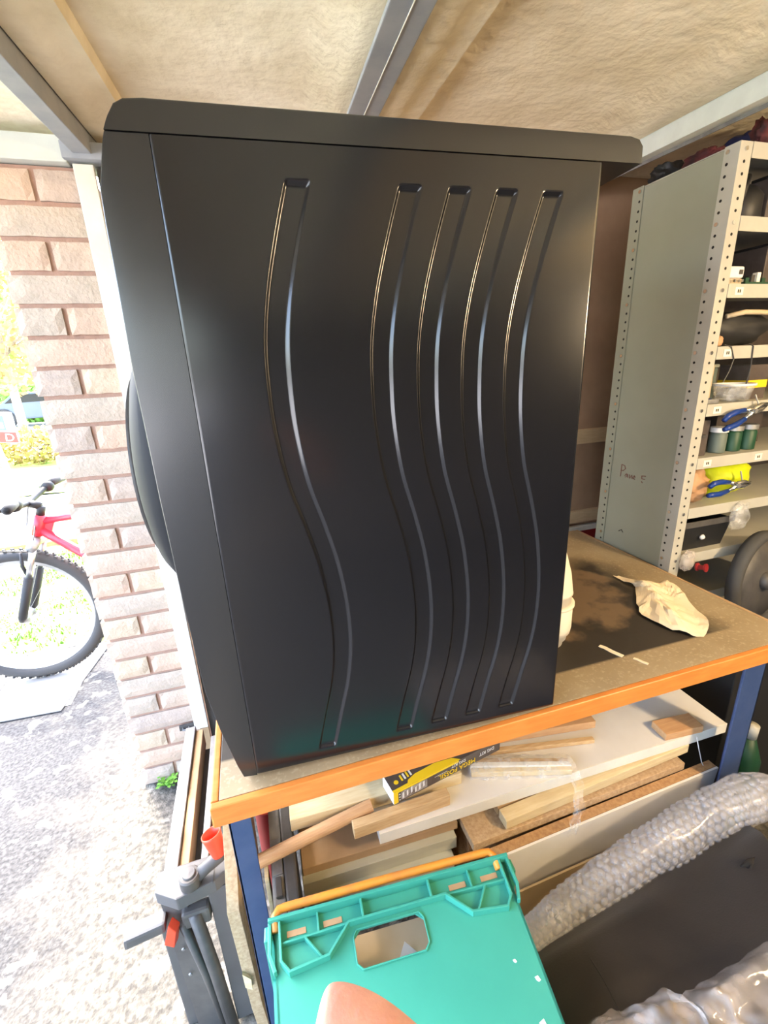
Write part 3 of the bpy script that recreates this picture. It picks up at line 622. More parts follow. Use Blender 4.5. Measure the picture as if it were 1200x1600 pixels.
# black bin and lower clutter, seventh opening
bn = thing('black_bin', 'black plastic parts bin on the shelf level with the bench top', 'bin', (1.215, 0.97, z[7]))
bn_p = [(-1, 0), (1, 0)]
mbn = MB()
def bin_shell(x0, x1, y0, y1, z0, z1, t, tp):
    mb = MB(); o_ = [(x0+tp, y0+tp, z0), (x1-tp, y0+tp, z0), (x1-tp, y1-tp, z0), (x0+tp, y1-tp, z0), (x0, y0, z1), (x1, y0, z1), (x1, y1, z1), (x0, y1, z1)]
    i_ = [(x0+tp+t, y0+tp+t, z0+t), (x1-tp-t, y0+tp+t, z0+t), (x1-tp-t, y1-tp-t, z0+t), (x0+tp+t, y1-tp-t, z0+t), (x0+t, y0+t, z1), (x1-t, y0+t, z1), (x1-t, y1-t, z1), (x0+t, y1-t, z1)]
    f = [(0,3,2,1),(0,1,5,4),(1,2,6,5),(2,3,7,6),(3,0,4,7),(8,9,10,11),(8,12,13,9),(9,13,14,10),(10,14,15,11),(11,15,12,8),(4,5,13,12),(5,6,14,13),(6,7,15,14),(7,4,12,15)]
    return mb.add(o_+i_, f)
obj('bin_shell', bin_shell(1.127, 1.31, 0.89, 1.08, z[7]+0.001, z[7]+0.085, 0.003, 0.012), m_binbk, bn)
obj('rim', MB().box((1.122, 0.884, z[7]+0.075), (1.315, 0.8895, z[7]+0.093)), m_gdark, bn, bevel=0.002)
obj('knob', MB().lathe([(0.007, 0), (0.008, 0.004), (0.004, 0.009), (0.0001, 0.01)], (1.205, 0.8925, z[7]+0.04), (0, -1, 0), 14), m_boxwh, bn, smooth=True)
sw = thing('saw_wheel', 'large dark round wheel leaning at the photo edge beside the bench', 'wheel', (1.36, 0.80, 0.60))
obj('rim', MB().lathe([(0.125, -0.018), (0.14, -0.016), (0.145, 0), (0.14, 0.016), (0.125, 0.018), (0.118, 0.01), (0.118, -0.01), (0.125, -0.018)], (1.36, 0.815, 0.745), (0.15, -1, 0.1), 40), m_rubber, sw, smooth=True)
obj('disc', MB().lathe([(0.12, -0.006), (0.12, 0.006), (0.03, 0.012), (0.0001, 0.012)], (1.36, 0.815, 0.745), (0.15, -1, 0.1), 40), m_gdark, sw, smooth=True)
obj('hub', MB().lathe([(0.025, 0.0), (0.025, 0.03), (0.0001, 0.032)], (1.36, 0.815, 0.745), (0.15, -1, 0.1), 20), m_gdark, sw, smooth=True)
sb = thing('crate_stand', 'dark wooden box the round wheel leans on, right of the bench', 'box', (1.36, 0.82, 0))
obj('box_body', MB().box((1.20, 0.72, 0.0), (1.55, 0.87, 0.59)), m_binbk, sb, bevel=0.003); obj('box_lid', MB().box((1.19, 0.71, 0.59), (1.56, 0.875, 0.602)), m_binbk, sb, bevel=0.003)
lump('plastic_bag', 'small white crumpled plastic bag wedged between bench and shelving', 'bag', (1.135, 0.868, z[7]-0.045), (0.02, 0.012, 0.03), m_poly, 0.3, 3, 61)
tag(sharp(obj('purple_reel', MB().lathe([(0.012, 0), (0.012, 0.004), (0.007, 0.005), (0.007, 0.02), (0.012, 0.021), (0.012, 0.025)], (1.168, 0.862, z[7]-0.035), (0.3, -1, 0.2), 16), m_dred)), 'small dark purple reel beside the white plastic bag', 'reel')

# ================================================================== ON THE BENCH
# crumpled paper
random.seed(5)
outl = [(0.919,0.905),(0.928,0.872),(0.925,0.835),(0.862,0.765),(0.835,0.735),(0.832,0.690),(0.842,0.645),(0.864,0.618),(0.884,0.606),(0.925,0.630),(0.958,0.672),(0.978,0.715),(1.005,0.758),(1.028,0.800),(1.030,0.832),(0.995,0.825),(0.965,0.842),(0.945,0.870),(0.936,0.900)]
pb = MB(); cx = sum(p[0] for p in outl)/len(outl); cy = sum(p[1] for p in outl)/len(outl); nr = 12; no = len(outl)*3
den = []
for i in range(len(outl)):
    a, b = outl[i], outl[(i+1) % len(outl)]
    for k in range(3): t = k/3; den.append((a[0]+(b[0]-a[0])*t+random.uniform(-.002, .002), a[1]+(b[1]-a[1])*t+random.uniform(-.002, .002)))
def pz(x, y, r):
    fold = abs(nz(x*14, y*9, 2))*0.020+abs(nz(x*30+5, y*26))*0.012
    ridge = 0.012*math.exp(-((x-0.80-0.55*(y-0.55))/0.035)**2) if True else 0
    return 0.7925+fold*(0.35+0.65*(1-r**3))+ridge*(1-r**6)
for k in range(nr+1):
    r = k/nr
    for (x, y) in den: X = cx+(x-cx)*r; Y = cy+(y-cy)*r; pb.v.append((X, Y, pz(X, Y, r)+0.010*max(0, nz(x*25, y*25))*r**4))
for k in range(nr):
    for i in range(no): a = k*no+i; b = k*no+(i+1) % no; pb.f.append((a, b, b+no, a+no))
pp = obj('crumpled_paper', pb, m_paper, weld=True); tag(pp, 'crumpled cream sheet of paper lying on the bench beside the shelving', 'paper')
so = pp.modifiers.new('thick', 'SOLIDIFY'); so.thickness = 0.0008; so.offset = 1
def scrap(label, a, b, wd):
    a = Vector((*a, 0.7905)); b = Vector((*b, 0.7905)); d = (b-a); p = Vector((-d.y, d.x, 0)).normalized()*wd
    L = [a+p*0.6, a+d*0.2+p, a+d*0.6+p*0.7, b+p*0.8, b-p*0.8, a+d*0.55-p, a+d*0.25-p*0.6, a-p*0.8]
    tag(obj('paper_scrap', MB().prism(L, (0, 0, 0.0012)), m_paper), label, 'scrap', 'torn paper scraps on the bench')
scrap('larger torn white scrap inside the dark stain on the bench', (0.657, 0.660), (0.675, 0.614), 0.006)
scrap('narrow white scrap across the front edge of the dark stain', (0.690, 0.602), (0.702, 0.577), 0.004)
tb = thing('white_tub', 'white ribbed plastic tub standing on the bench just behind the washing machine', 'tub', (0.572, 0.715, 0.79))
c = (0.562, 0.715, 0.79)
obj('tub_body', MB().lathe([(0.030, 0), (0.034, 0.003), (0.036, 0.018), (0.041, 0.020), (0.043, 0.034), (0.047, 0.036), (0.049, 0.05), (0.0485, 0.095), (0.046, 0.098)], c, (0, 0, 1), 36), m_tubw, tb, smooth=True)
obj('rim', MB().lathe([(0.046, 0.098), (0.0515, 0.099), (0.0515, 0.104), (0.046, 0.105)], c, (0, 0, 1), 36), m_tubw, tb, smooth=True)
obj('upper_tub', MB().lathe([(0.045, 0.106), (0.0445, 0.125), (0.047, 0.126), (0.046, 0.130), (0.040, 0.170), (0.030, 0.205), (0.024, 0.225), (0.0001, 0.227)], c, (0, 0, 1), 36), m_tubw, tb, smooth=True)

# ================================================================== UNDER THE BENCH
def plank(name, label, a, b, depth, thick, m, cat='board', group=None, bevel=0.0015, back=None, parent=None):
    """a, b: ends of the top front edge; depth runs back (+Y side) unless back is given"""
    a, b = Vector(a), Vector(b); d = b-a
    back = Vector(back) if back else Vector((-d.y, d.x, 0)).normalized()*depth
    o = obj(name, MB().obox(a, d, back, (0, 0, -thick)), m, parent, bevel=bevel)
    if label: tag(o, label, cat, group)
    return o
wp = thing('laminated_sheet', 'large white laminated panel lying flat under the bench, pale raw edge forward', 'panel', (0.59, 0.8, 0.47))
plank('panel_board', None, (0.143, 0.632, 0.5), (1.040, 0.620, 0.5), 0.46, 0.027, m_lam, parent=wp)
plank('edge_strip', None, (0.143, 0.6295, 0.5005), (1.040, 0.6175, 0.5005), 0.0022, 0.0275, m_white, bevel=0.0003, parent=wp)
for k in range(4):
    zz = 0.4725-0.0125-0.018*k
    if k == 0: continue
plank('packing_board', 'dark offcut packed beneath the left of the white panel', (0.17, 0.70, 0.472), (0.36, 0.70, 0.472), 0.30, 0.0465, m_boxgg)
plank('thick_plank', 'thick pale sawn plank highest in the stack, tucked under the bench edge', (-0.023, 0.690, 0.532), (0.345, 0.678, 0.532), 0.12, 0.030, m_pinel)
pn = plank('pine_offcut', 'short grained pine offcut pointing right, behind the white panel end', (0.094, 0.634, 0.530), (0.300, 0.640, 0.530), 0.020, 0.028, m_pine)
tag(obj('dowel', MB().tube([(-0.088, 0.652, 0.502), (0.140, 0.672, 0.530)], 0.0125, 18), m_dowel, bevel=0.001), 'long round wooden dowel slanting across the grey case', 'dowel')
plank('brown_board', 'brown fibreboard sheet below the dowel', (-0.012, 0.665, 0.425), (0.325, 0.655, 0.425), 0.30, 0.02, m_mdf)
plank('grey_board', 'upper grey-green painted board behind the orange bar of the crate', (-0.015, 0.650, 0.404), (0.316, 0.640, 0.404), 0.40, 0.032, m_greyb, group='grey-green boards')
plank('grey_board', 'lower grey-green painted board, directly beneath the upper one', (-0.013, 0.634, 0.371), (0.303, 0.622, 0.371), 0.40, 0.040, m_greyb, group='grey-green boards')
plank('timber_packer', 'thick timber packer at the bottom left of the board stack', (0.00, 0.67, 0.330), (0.30, 0.67, 0.330), 0.35, 0.084, m_mdf)
plank('chipboard_plank', 'brown chipboard plank under the yellow batten', (0.335, 0.600, 0.424), (0.915, 0.612, 0.424), 0.30, 0.020, m_chip)
plank('chipboard_packer', 'stack of dark chipboard below the chipboard plank', (0.345, 0.640, 0.403), (0.905, 0.640, 0.403), 0.40, 0.157, m_chipd)
plank('yellow_batten', 'pale yellow planed batten lying on the chipboard plank', (0.414, 0.604, 0.452), (0.925, 0.618, 0.4725), 0.030, 0.024, m_pinel)
plank('thin_strip', 'thin pine strip lying behind the yellow batten', (0.414, 0.640, 0.4720), (0.70, 0.652, 0.4720), 0.03, 0.046, m_pine)
mp = thing('melamine_panel', 'white melamine chipboard panel standing on its long edge, brown raw edge up', 'panel', (0.67, 0.59, 0.22))
obj('panel_face', MB().obox((0.352, 0.5720, 0.222), (0.63, 0.018, 0), (-0.001, 0.005, 0), (0.012, -0.004, 0.186)), m_lam, mp, bevel=0.0005)
obj('raw_core', MB().obox((0.350, 0.5775, 0.222), (0.63, 0.018, 0), (-0.0006, 0.019, 0), (0.012, -0.004, 0.1865)), m_chipd, mp)
tag(obj('tan_sheet', MB().obox((0.398, 0.540, 0.0), (0.40, 0.013, 0), (0, 0.004, 0), (0.002, 0.015, 0.303)), m_tan), 'tan hardboard sheet leaning upright in front of the white melamine panel', 'board')
plank('brown_block', 'small brown block of wood lying on the white panel near the blue leg', (0.853, 0.625, 0.520), (0.958, 0.616, 0.520), 0.045, 0.019, m_dowel, 'block')
# frame offcuts leaning at the back of the white panel
plank('orange_offcut', 'orange-brown offcut lying on the white panel below the bench edge', (0.470, 0.735, 0.536), (0.715, 0.700, 0.536), 0.09, 0.020, m_dowel)
plank('pine_lath', 'thin pale slat in front of the orange-brown offcut', (0.440, 0.722, 0.514), (0.690, 0.672, 0.514), 0.012, 0.0105, m_pine)
bd = thing('wrapped_sticks', 'bundle of pale sticks wrapped in clear film on the white panel', 'bundle', (0.48, 0.66, 0.502))
for k in range(3):
    obj('stick', MB().obox((0.372+0.004*k, 0.684+0.013*k, 0.503+(k % 2)*0.003), (0.212, -0.066-0.004*k, 0), (0.0035, 0.011, 0), (0, 0, 0.014)), [m_pinel, m_white, m_pine][k], bd, bevel=0.0015)
def filmf(u, v):
    x = 0.366+0.230*u; y = 0.678-0.072*u+0.062*v; a = math.sin(math.pi*v)
    return (x, y+0.004*nz(u*9, v*5), 0.504+0.022*a**0.5+0.004*nz(u*14, v*9, 3))
obj('film_wrap', MB().grid(filmf, 30, 12), m_clear, bd, smooth=True)
def filmh(u, v):
    top = Vector((0.556+0.026*u, 0.596, 0.528)); fall = v*0.125
    return (top.x-0.018*v+0.008*nz(v*5, 1)+0.006*nz(u*4, v*9), 0.600-0.028*min(1, v*3)+0.006*nz(u*5, v*7, 4)-0.008, 0.530-fall)
obj('film_tail', MB().grid(filmh, 10, 26), m_clear, bd, smooth=True)
tag(obj('white_string', MB().tube([(0.935, 0.612, 0.498), (0.940, 0.606, 0.470), (0.958, 0.6035, 0.42), (0.990, 0.600, 0.365), (0.996, 0.594, 0.335), (0.996, 0.590, 0.30)], 0.0012, 6), m_boxwh), 'thin white string hanging from the white panel beside the blue leg', 'string')
# grey case standing on edge, red things beside it
cs = thing('tool_case', 'narrow grey tool case standing on its edge behind the blue left leg', 'case', (-0.045, 0.66, 0))
obj('case_shell', MB().box((-0.068, 0.560, 0.0), (-0.045, 0.80, 0.480)), m_case, cs, bevel=0.004); obj('case_shell', MB().box((-0.0448, 0.560, 0.0), (-0.022, 0.80, 0.484)), m_gdark, cs, bevel=0.004)
la = obj('latch', MB().box((-0.062, 0.59, 0.4805), (-0.050, 0.625, 0.487)), m_gdark, cs, bevel=0.002); obj('latch_plate', MB().box((-0.066, 0.63, 0.4803), (-0.047, 0.70, 0.484)), m_steel, cs, bevel=0.001)
rbx = thing('red_bottle', 'red plastic bottle beside the grey case under the bench', 'bottle', (-0.072, 0.86, 0))
rp = (-0.075, 0.86, 0.0)
obj('bottle_body', MB().lathe([(0.028, 0), (0.030, 0.006), (0.030, 0.49), (0.022, 0.53), (0.012, 0.545)], rp, (0, 0, 1), 22), m_dred, rbx, smooth=True); obj('cap', MB().lathe([(0.014, 0.545), (0.014, 0.575), (0.0001, 0.576)], rp, (0, 0, 1), 18), m_red, rbx)
for k in range(4): obj('rib', MB().lathe([(0.0302, 0.40+k*0.018), (0.0325, 0.404+k*0.018), (0.0302, 0.408+k*0.018)], rp, (0, 0, 1), 22), m_red, rbx, smooth=True)
tag(obj('wood_strip', MB().obox((-0.0765, 0.600, 0.0), (0.007, 0, 0), (0, 0.03, 0), (-0.004, 0.03, 0.485)), m_pinel, bevel=0.001), 'thin pale wood strip standing between the blue leg and the grey case', 'strip')
# fossil kit box, upside down
fx = Vector((0.183, 0.655, 0.5335)); d = Vector((0.255, 0.047, 0)).normalized(); bk = Vector((-d.y, d.x, 0)); up = Vector((0, 0, 1))
fb = thing('toy_kit_box', 'black and yellow toy kit box lying upside down on the planks', 'box', tuple(fx))
LB, DB, HB = 0.275, 0.048, 0.030
obj('carton_body', MB().obox(fx, d*LB, bk*DB, up*HB), m_boxbk, fb)
obj('end_flap', MB().obox(fx-d*0.0008, d*0.0007, bk*DB, up*HB), m_boxwh, fb)
obj('yellow_band', MB().obox(fx-bk*0.0006+d*0.0, d*0.010, bk*0.0005, up*HB), m_yellow, fb)
obj('yellow_band', MB().obox(fx-bk*0.0006+d*0.010+up*(HB-0.0045), d*0.15, bk*0.0005, up*0.0045), m_yellow, fb)
obj('yellow_swoosh', MB().prism([fx+up*(HB+0.0002)+d*a+bk*b for a, b in ((0.0, 0.0), (0.165, 0.0), (0.15, 0.012), (0.11, 0.020), (0.06, 0.018), (0.04, 0.012), (0.036, 0.006), (0.0, 0.005))], up*0.0005), m_yellow, fb)
obj('yellow_logo', MB().lathe([(0.005, 0), (0.005, 0.0005)], fx+up*HB+d*0.016+bk*0.019, (0, 0, 1), 16), m_yellow, fb)
for k in range(4): obj('white_print', MB().obox(fx+up*(HB+0.0002)+d*(0.028+0.0075*k)+bk*(0.016+0.001*k), d*0.004, bk*0.014, up*0.0004), m_boxwh if k % 2 else m_yellow, fb)
obj('picture_print', MB().obox(fx-bk*0.0005+d*0.017+up*0.003, d*0.062, bk*0.0004, up*0.021), m_boxgr, fb)
for k in range(6): obj('bone_print', MB().obox(fx-bk*0.0009+d*(0.020+0.0098*k)+up*(0.0045+0.002*(k % 3)), d*0.0035+up*0.002, bk*0.0003, up*(0.015-0.002*(k % 2))), m_boxwh, fb)
for k in range(3): obj('small_print', MB().obox(fx-bk*0.0009+d*0.0118+up*(0.004+0.007*k), d*0.003, bk*0.0003, up*0.003), m_boxwh, fb)
# upside down lettering: text x runs to -d, text y runs down
text_mesh('lettering_mega_fossil', 'MEGA FOSSIL', 0.0165, m_yellow, frame(fx-bk*0.0009+d*0.205+up*0.0150, -d, -up), fb)
text_mesh('lettering_dig_kit', 'DIG KIT', 0.0105, m_boxwh, frame(fx-bk*0.0009+d*0.178+up*0.0260, -d, -up), fb)
obj('rule_line', MB().obox(fx-bk*0.0009+d*0.098+up*0.0170, d*0.032, bk*0.0003, up*0.0008), m_boxwh, fb)
text_mesh('lettering_top', 'DIG KIT', 0.012, m_boxwh, frame(fx-bk*0.0009+d*0.258+up*0.0200, -d, -up), fb)

# background clutter right of the leg
gb = (1.205, 0.655, 0.0)
gbt = thing('green_bottle', 'dark green bottle standing in the shade right of the blue leg', 'bottle', gb)
obj('bottle_body', MB().lathe([(0.035, 0), (0.036, 0.01), (0.036, 0.30), (0.014, 0.37)], gb, (0, 0, 1), 22), m_green, gbt, smooth=True); obj('cap', MB().lathe([(0.015, 0.371), (0.016, 0.41), (0.0001, 0.412)], gb, (0, 0, 1), 18), m_shelfe, gbt, smooth=True)
tag(obj('metal_pole', MB().tube([(1.055, 0.95, 0.0), (1.06, 0.95, 0.73)], 0.009, 14), m_steel), 'slim grey metal pole standing behind the bench leg', 'pole')

# ================================================================== TEAL CRATE (standing on its end)
e1 = Vector((0.400, -0.030, 0)).normalized(); e2 = Vector((-e1.y, e1.x, 0))*-1; O = Vector((0.133, 0.487, 0.562))
CR = thing('plastic_crate', 'teal plastic stacking crate standing on end in front of the bench, handle hole up', 'crate', (0.12, 0.36, 0))
DBc, TP = 0.27, 0.085
def cp(a, b, h=0.0):
    """a along the rim (-1..1 scaled to width), b from rim to base, h above the end face"""
    return O+e1*(a*0.965*(1-TP*b/0.27*0.9)-0.004)+e2*b+up*(-0.07*b+h)
us = [-0.2, -0.16, -0.09, -0.078, -0.066, 0.026, 0.038, 0.05, 0.10, 0.16, 0.2]; vs = [0.0, 0.010, 0.022, 0.036, 0.046, 0.074, 0.084, 0.13, 0.18, 0.23, 0.27]
HU, HV = (-0.078, 0.038), (0.036, 0.084)
fm = MB(); idx = {}
def vid(u, v):
    if (u, v) not in idx: idx[(u, v)] = len(fm.v); fm.v.append(tuple(cp(u, v)))
    return idx[(u, v)]
for i in range(len(us)-1):
    for j in range(len(vs)-1):
        u0, u1, v0, v1 = us[i], us[i+1], vs[j], vs[j+1]
        if u0 >= HU[0]-1e-6 and u1 <= HU[1]+1e-6 and v0 >= HV[0]-1e-6 and v1 <= HV[1]+1e-6:
            c4 = [(u0, v0), (u1, v0), (u1, v1), (u0, v1)]
            cu = abs(u0-HU[0]) < 1e-6, abs(u1-HU[1]) < 1e-6, abs(v0-HV[0]) < 1e-6, abs(v1-HV[1]) < 1e-6
            if cu[0] and cu[2]: fm.f.append((vid(u0, v0), vid(u1, v0), vid(u0, v1)))
            elif cu[1] and cu[2]: fm.f.append((vid(u0, v0), vid(u1, v0), vid(u1, v1)))
            elif cu[0] and cu[3]: fm.f.append((vid(u0, v0), vid(u1, v1), vid(u0, v1)))
            elif cu[1] and cu[3]: fm.f.append((vid(u1, v0), vid(u1, v1), vid(u0, v1)))
            continue
        fm.f.append((vid(u0, v0), vid(u1, v0), vid(u1, v1), vid(u0, v1)))
ef = obj('end_wall', fm, m_teal, CR); s_ = ef.modifiers.new('t', 'SOLIDIFY'); s_.thickness = 0.0035
LZ = 0.555
def cpl(a, b, f): p = cp(a, b); return Vector((p.x, p.y, p.z*(1-f)+0.004*f+0.07*b*f*0.5))
for s in (-1, 1):
    sw_ = MB().prism([cpl(0.2*s, 0, 0), cpl(0.2*s, DBc, 0), cpl(0.2*s, DBc, 1), cpl(0.2*s, 0, 1)], -e1*s*0.0035); obj('side_wall', sw_, m_teal, CR)
    for k in range(3):
        f0 = 0.16+0.28*k
        obj('side_rib', MB().obox(cpl(0.2*s, 0.0, f0), cpl(0.2*s, 0.22, f0)-cpl(0.2*s, 0.0, f0), e1*s*0.012, up*-0.004), m_teal, CR)
    obj('rim_flange', MB().obox(cpl(0.2*s, -0.001, 0), e1*s*0.014, e2*0.02, cpl(0.2*s, 0, 1)-cpl(0.2*s, 0, 0)), m_teal, CR, bevel=0.002)
obj('base_wall', MB().prism([cpl(-0.2, DBc, 0), cpl(0.2, DBc, 0), cpl(0.2, DBc, 1), cpl(-0.2, DBc, 1)], -e2*0.0035), m_teal, CR)
obj('end_wall', MB().prism([cpl(-0.2, 0, 1), cpl(0.2, 0, 1), cpl(0.2, DBc, 1), cpl(-0.2, DBc, 1)], up*-0.003), m_teal, CR)
def rib(pts, wdt=0.0035, h=0.012, closed=False, nm='rib'):
    P = pts+[pts[0]] if closed else pts
    for (a, b), (c_, d_) in zip(P[:-1], P[1:]):
        p, q = cp(a, b), cp(c_, d_); dd = (q-p); nn = dd.cross(up).normalized()*wdt
        obj(nm, MB().obox(p-nn*0.5-dd.normalized()*wdt*0.4, dd*(1+wdt*0.8/dd.length), nn, up*h), m_teal, CR, bevel=0.0008)
rib([(-0.205, 0.000), (0.205, 0.000)], 0.005, 0.016)
for s in (1, -1):
    rib([(0.190*s, 0.004), (0.190*s, 0.052), (0.178*s, 0.066), (0.118*s, 0.060), (0.082*s, 0.028), (0.0, 0.028)])
    rib([(0.190*s, 0.030), (0.082*s, 0.028)], 0.003, 0.009)
    rib([(0.152*s, 0.030), (0.128*s, 0.060)], 0.003, 0.009)
    rib([(0.058*s, 0.002), (0.058*s, 0.028)]); rib([(0.130*s, 0.002), (0.130*s, 0.029)], 0.003, 0.008)
    rib([(0.205*s, 0.0), (0.207*s, 0.040), (0.200*s, 0.06)], 0.005, 0.010)
    for a0 in (0.092, 0.150):
        sl = [(a0*s, 0.013), ((a0+0.03)*s, 0.013), ((a0+0.03)*s, 0.021), (a0*s, 0.021)]
        obj('slot', MB().prism([cp(a, b, 0.0003) for a, b in sl], up*0.0006), m_mdf, CR)
rib([(-0.072, 0.036), (0.032, 0.036), (0.038, 0.044), (0.038, 0.076), (0.030, 0.084), (-0.070, 0.084), (-0.078, 0.076), (-0.078, 0.044)], 0.002, 0.003, True, 'hole_rim')
for a, b, L, W_ in ((0.17, 0.20, 0.022, 0.006), (0.135, 0.215, 0.010, 0.005), (0.185, 0.15, 0.006, 0.004), (0.16, 0.125, 0.004, 0.003), (0.19, 0.205, 0.012, 0.002)):
    obj('scuff_mark', MB().prism([cp(a-W_, b-L*0.5, 0.0003), cp(a+W_*0.4, b-L*0.6, 0.0003), cp(a+W_, b+L*0.3, 0.0003), cp(a, b+L*0.5, 0.0003), cp(a-W_*0.7, b+L*0.1, 0.0003)], up*0.0003), m_tealw, CR)
# swinging orange bar along the rim
ob = [cp(-0.197, 0.012, 0.004), cp(-0.197, -0.008, 0.006), cp(-0.190, -0.015, 0.007), cp(-0.18, -0.016, 0.007), cp(0.0, -0.017, 0.007), cp(0.170, -0.016, 0.007), cp(0.178, -0.015, 0.007), cp(0.185, -0.008, 0.006), cp(0.186, 0.012, 0.004)]
obj('stacking_bar', MB().tube(ob, 0.0062, 12), m_bar, CR, smooth=True)
cbx = thing('cardboard_piece', 'piece of brown cardboard inside the teal crate, seen through its handle hole', 'cardboard', (0.11, 0.39, 0.0))
obj('sheet', MB().obox(O+e1*-0.14+e2*0.012+up*-0.062, e1*0.28, e2*0.22, up*0.004), m_carton, cbx); obj('stand_fold', MB().obox(O+e1*-0.14+e2*0.03+up*-0.55, e1*0.28, e2*0.004, up*0.487), m_kraft, cbx)
obj('white_corner', MB().prism([O+e1*-0.02+e2*0.07+up*-0.057, O+e1*0.02+e2*0.06+up*-0.057, O+e1*0.0+e2*0.045+up*-0.045], up*0.001), m_boxwh, cbx)

# ================================================================== BUBBLE WRAP AND BLACK PADDED THING
ax = [Vector(p) for p in ((0.368, 0.452, 0.345), (0.45, 0.466, 0.362), (0.58, 0.478, 0.392), (0.72, 0.485, 0.418), (0.86, 0.490, 0.436), (0.955, 0.488, 0.440), (1.03, 0.476, 0.425))]
def axp(t):
    t *= len(ax)-1; i = min(int(t), len(ax)-2); f = t-i; return ax[i].lerp(ax[i+1], f), (ax[i+1]-ax[i]).normalized()
bw = MB(); NU, NV = 120, 40
for i in range(NU):
    t = i/(NU-1); p, dd = axp(t); s1 = Vector((0, 0, 1)); s2 = dd.cross(s1).normalized(); s1 = s2.cross(dd)
    for k in range(NV):
        a = -0.4+ (2*math.pi*0.80)*k/(NV-1)
        rad = (0.030+0.018*t)*(1 - 0.35*max(0, (t-0.9)/0.1)**2)*(1+0.05*nz(t*6, 2)+0.10*nz(t*13, a*1.1, 4))
        rr = rad+0.0015*nz(t*18, a*2)
        bw.v.append(tuple(p+s1*math.sin(a)*rr+s2*math.cos(a)*rr))
for i in range(NU-1):
    for k in range(NV-1): q = i*NV+k; bw.f.append((q, q+1, q+1+NV, q+NV))
bo = obj('bubble_wrap', bw, m_bubble, smooth=True); tag(bo, 'roll of clear bubble wrap along the back edge of the black padded slab', 'bubble wrap')
dm = MB(); PI_, NR = 0.0170, 13
for i in range(46):
    for k in range(NR):
        t = (i+(0.5 if k % 2 else 0.0)+0.4+0.25*nz(i*0.9, k*1.3, 7))/46.5; a = -0.2+0.10*nz(i*0.35, k*0.7, 3)+(2*math.pi*0.74)*k/NR
        p, dd = axp(min(t, 0.999)); s2 = dd.cross(Vector((0, 0, 1))).normalized(); s1 = s2.cross(dd)
        rad = (0.030+0.018*t)*(1 - 0.35*max(0, (t-0.9)/0.1)**2)*(1+0.05*nz(t*6, 2)+0.10*nz(t*13, a*1.1, 4))+0.0015*nz(t*18, a*2)
        nn = s1*math.sin(a)+s2*math.cos(a); tt = nn.cross(dd); q = p+nn*(rad-0.0004); dr = 0.0078*(0.72+0.6*rad/0.048*0.5)*(1+0.25*nz(i*1.7, k*2.3))
        base = len(dm.v)
        for h, rr in ((0.0, 1.0), (0.0022, 0.84), (0.0035, 0.5)):
            for m_ in range(10): an = 2*math.pi*m_/10; dm.v.append(tuple(q+nn*h+(dd*math.cos(an)+tt*math.sin(an))*dr*rr))
        dm.v.append(tuple(q+nn*0.0039))
        for h in range(2):
            for m_ in range(10): c0 = base+h*10+m_; c1 = base+h*10+(m_+1) % 10; dm.f.append((c0, c1, c1+10, c0+10))
        for m_ in range(10): dm.f.append((base+20+m_, base+20+(m_+1) % 10, base+30))
tag(obj('bubbles', dm, m_bubd, bo, smooth=True), None, None, kind='stuff')
# black slab: draped surface over a soft block
def slab(u, v):
    a = Vector((0.350, 0.438, 0.372)).lerp(Vector((0.90, 0.462, 0.445)), u); b = Vector((0.318, 0.20, 0.47)).lerp(Vector((0.70, 0.16, 0.53)), u)
    p = a.lerp(b, v); fold = 0.016*math.sin(3.2*u*2.0+v*2.2)+0.012*nz(u*3+2, v*2.5)
    edge = min(1, v*6)
    return (p.x, p.y, p.z+fold*edge*0.9-0.018*(1-edge))
bs = MB().grid(slab, 34, 26); nu_ = 34; nv_ = 26
top_n = len(bs.v); ring = list(range(nu_))+[nu_*k+nu_-1 for k in range(1, nv_)]+[nu_*(nv_-1)+i for i in range(nu_-2, -1, -1)]+[nu_*k for k in range(nv_-2, 0, -1)]
for i in ring: bs.v.append((bs.v[i][0], bs.v[i][1], 0.002))
Lr = len(ring); bs.f += [(ring[i], ring[(i+1) % Lr], top_n+(i+1) % Lr, top_n+i) for i in range(Lr)]
bso = sharp(obj('padded_slab', bs, m_fabric), 70); tag(bso, 'black padded slab with soft folds lying in front of the bench, edged by bubble wrap', 'padding')
obj('seam', MB().tube([(Vector(slab(0.16+0.05*v, v))+Vector((0, 0, -0.0002))) for v in [0.3+0.06*i for i in range(11)]], 0.0010, 6), m_fabric, bso)
# glossy black bag at the right
lump('bin_bag', 'glossy black plastic bag at the right photo edge beside the padded slab', 'bag', (0.855, 0.375, 0.0), (0.165, 0.062, 0.225), m_bag, 0.20, 3.0, 71)
# crumpled clear polythene in the corner
PE = [(0.300, 0.285), (0.388, 0.287), (0.424, 0.279), (0.473, 0.281), (0.481, 0.267), (0.531, 0.269), (0.670, 0.277)]
def polyf(u, v):
    t = u*(len(PE)-1); i = min(int(t), len(PE)-2); f = t-i; x = PE[i][0]+(PE[i+1][0]-PE[i][0])*f; y = PE[i][1]+(PE[i+1][1]-PE[i][1])*f
    zz = 0.528+0.014*nz(u*7, v*5)+0.012*abs(nz(u*16, v*13, 2))+0.02*v
    if v < 0.12: zz -= (0.12-v)*0.30
    return (x+0.004*nz(u*9, v*9, 5)+0.05*v*(u-0.3), y-0.20*v+0.004*nz(u*20, v*9), zz)
pl_ = obj('polythene_sheet', MB().grid(polyf, 70, 46), m_poly, smooth=True); tag(pl_, 'crumpled clear polythene sheet over the black padding in the bottom right corner', 'plastic sheet')

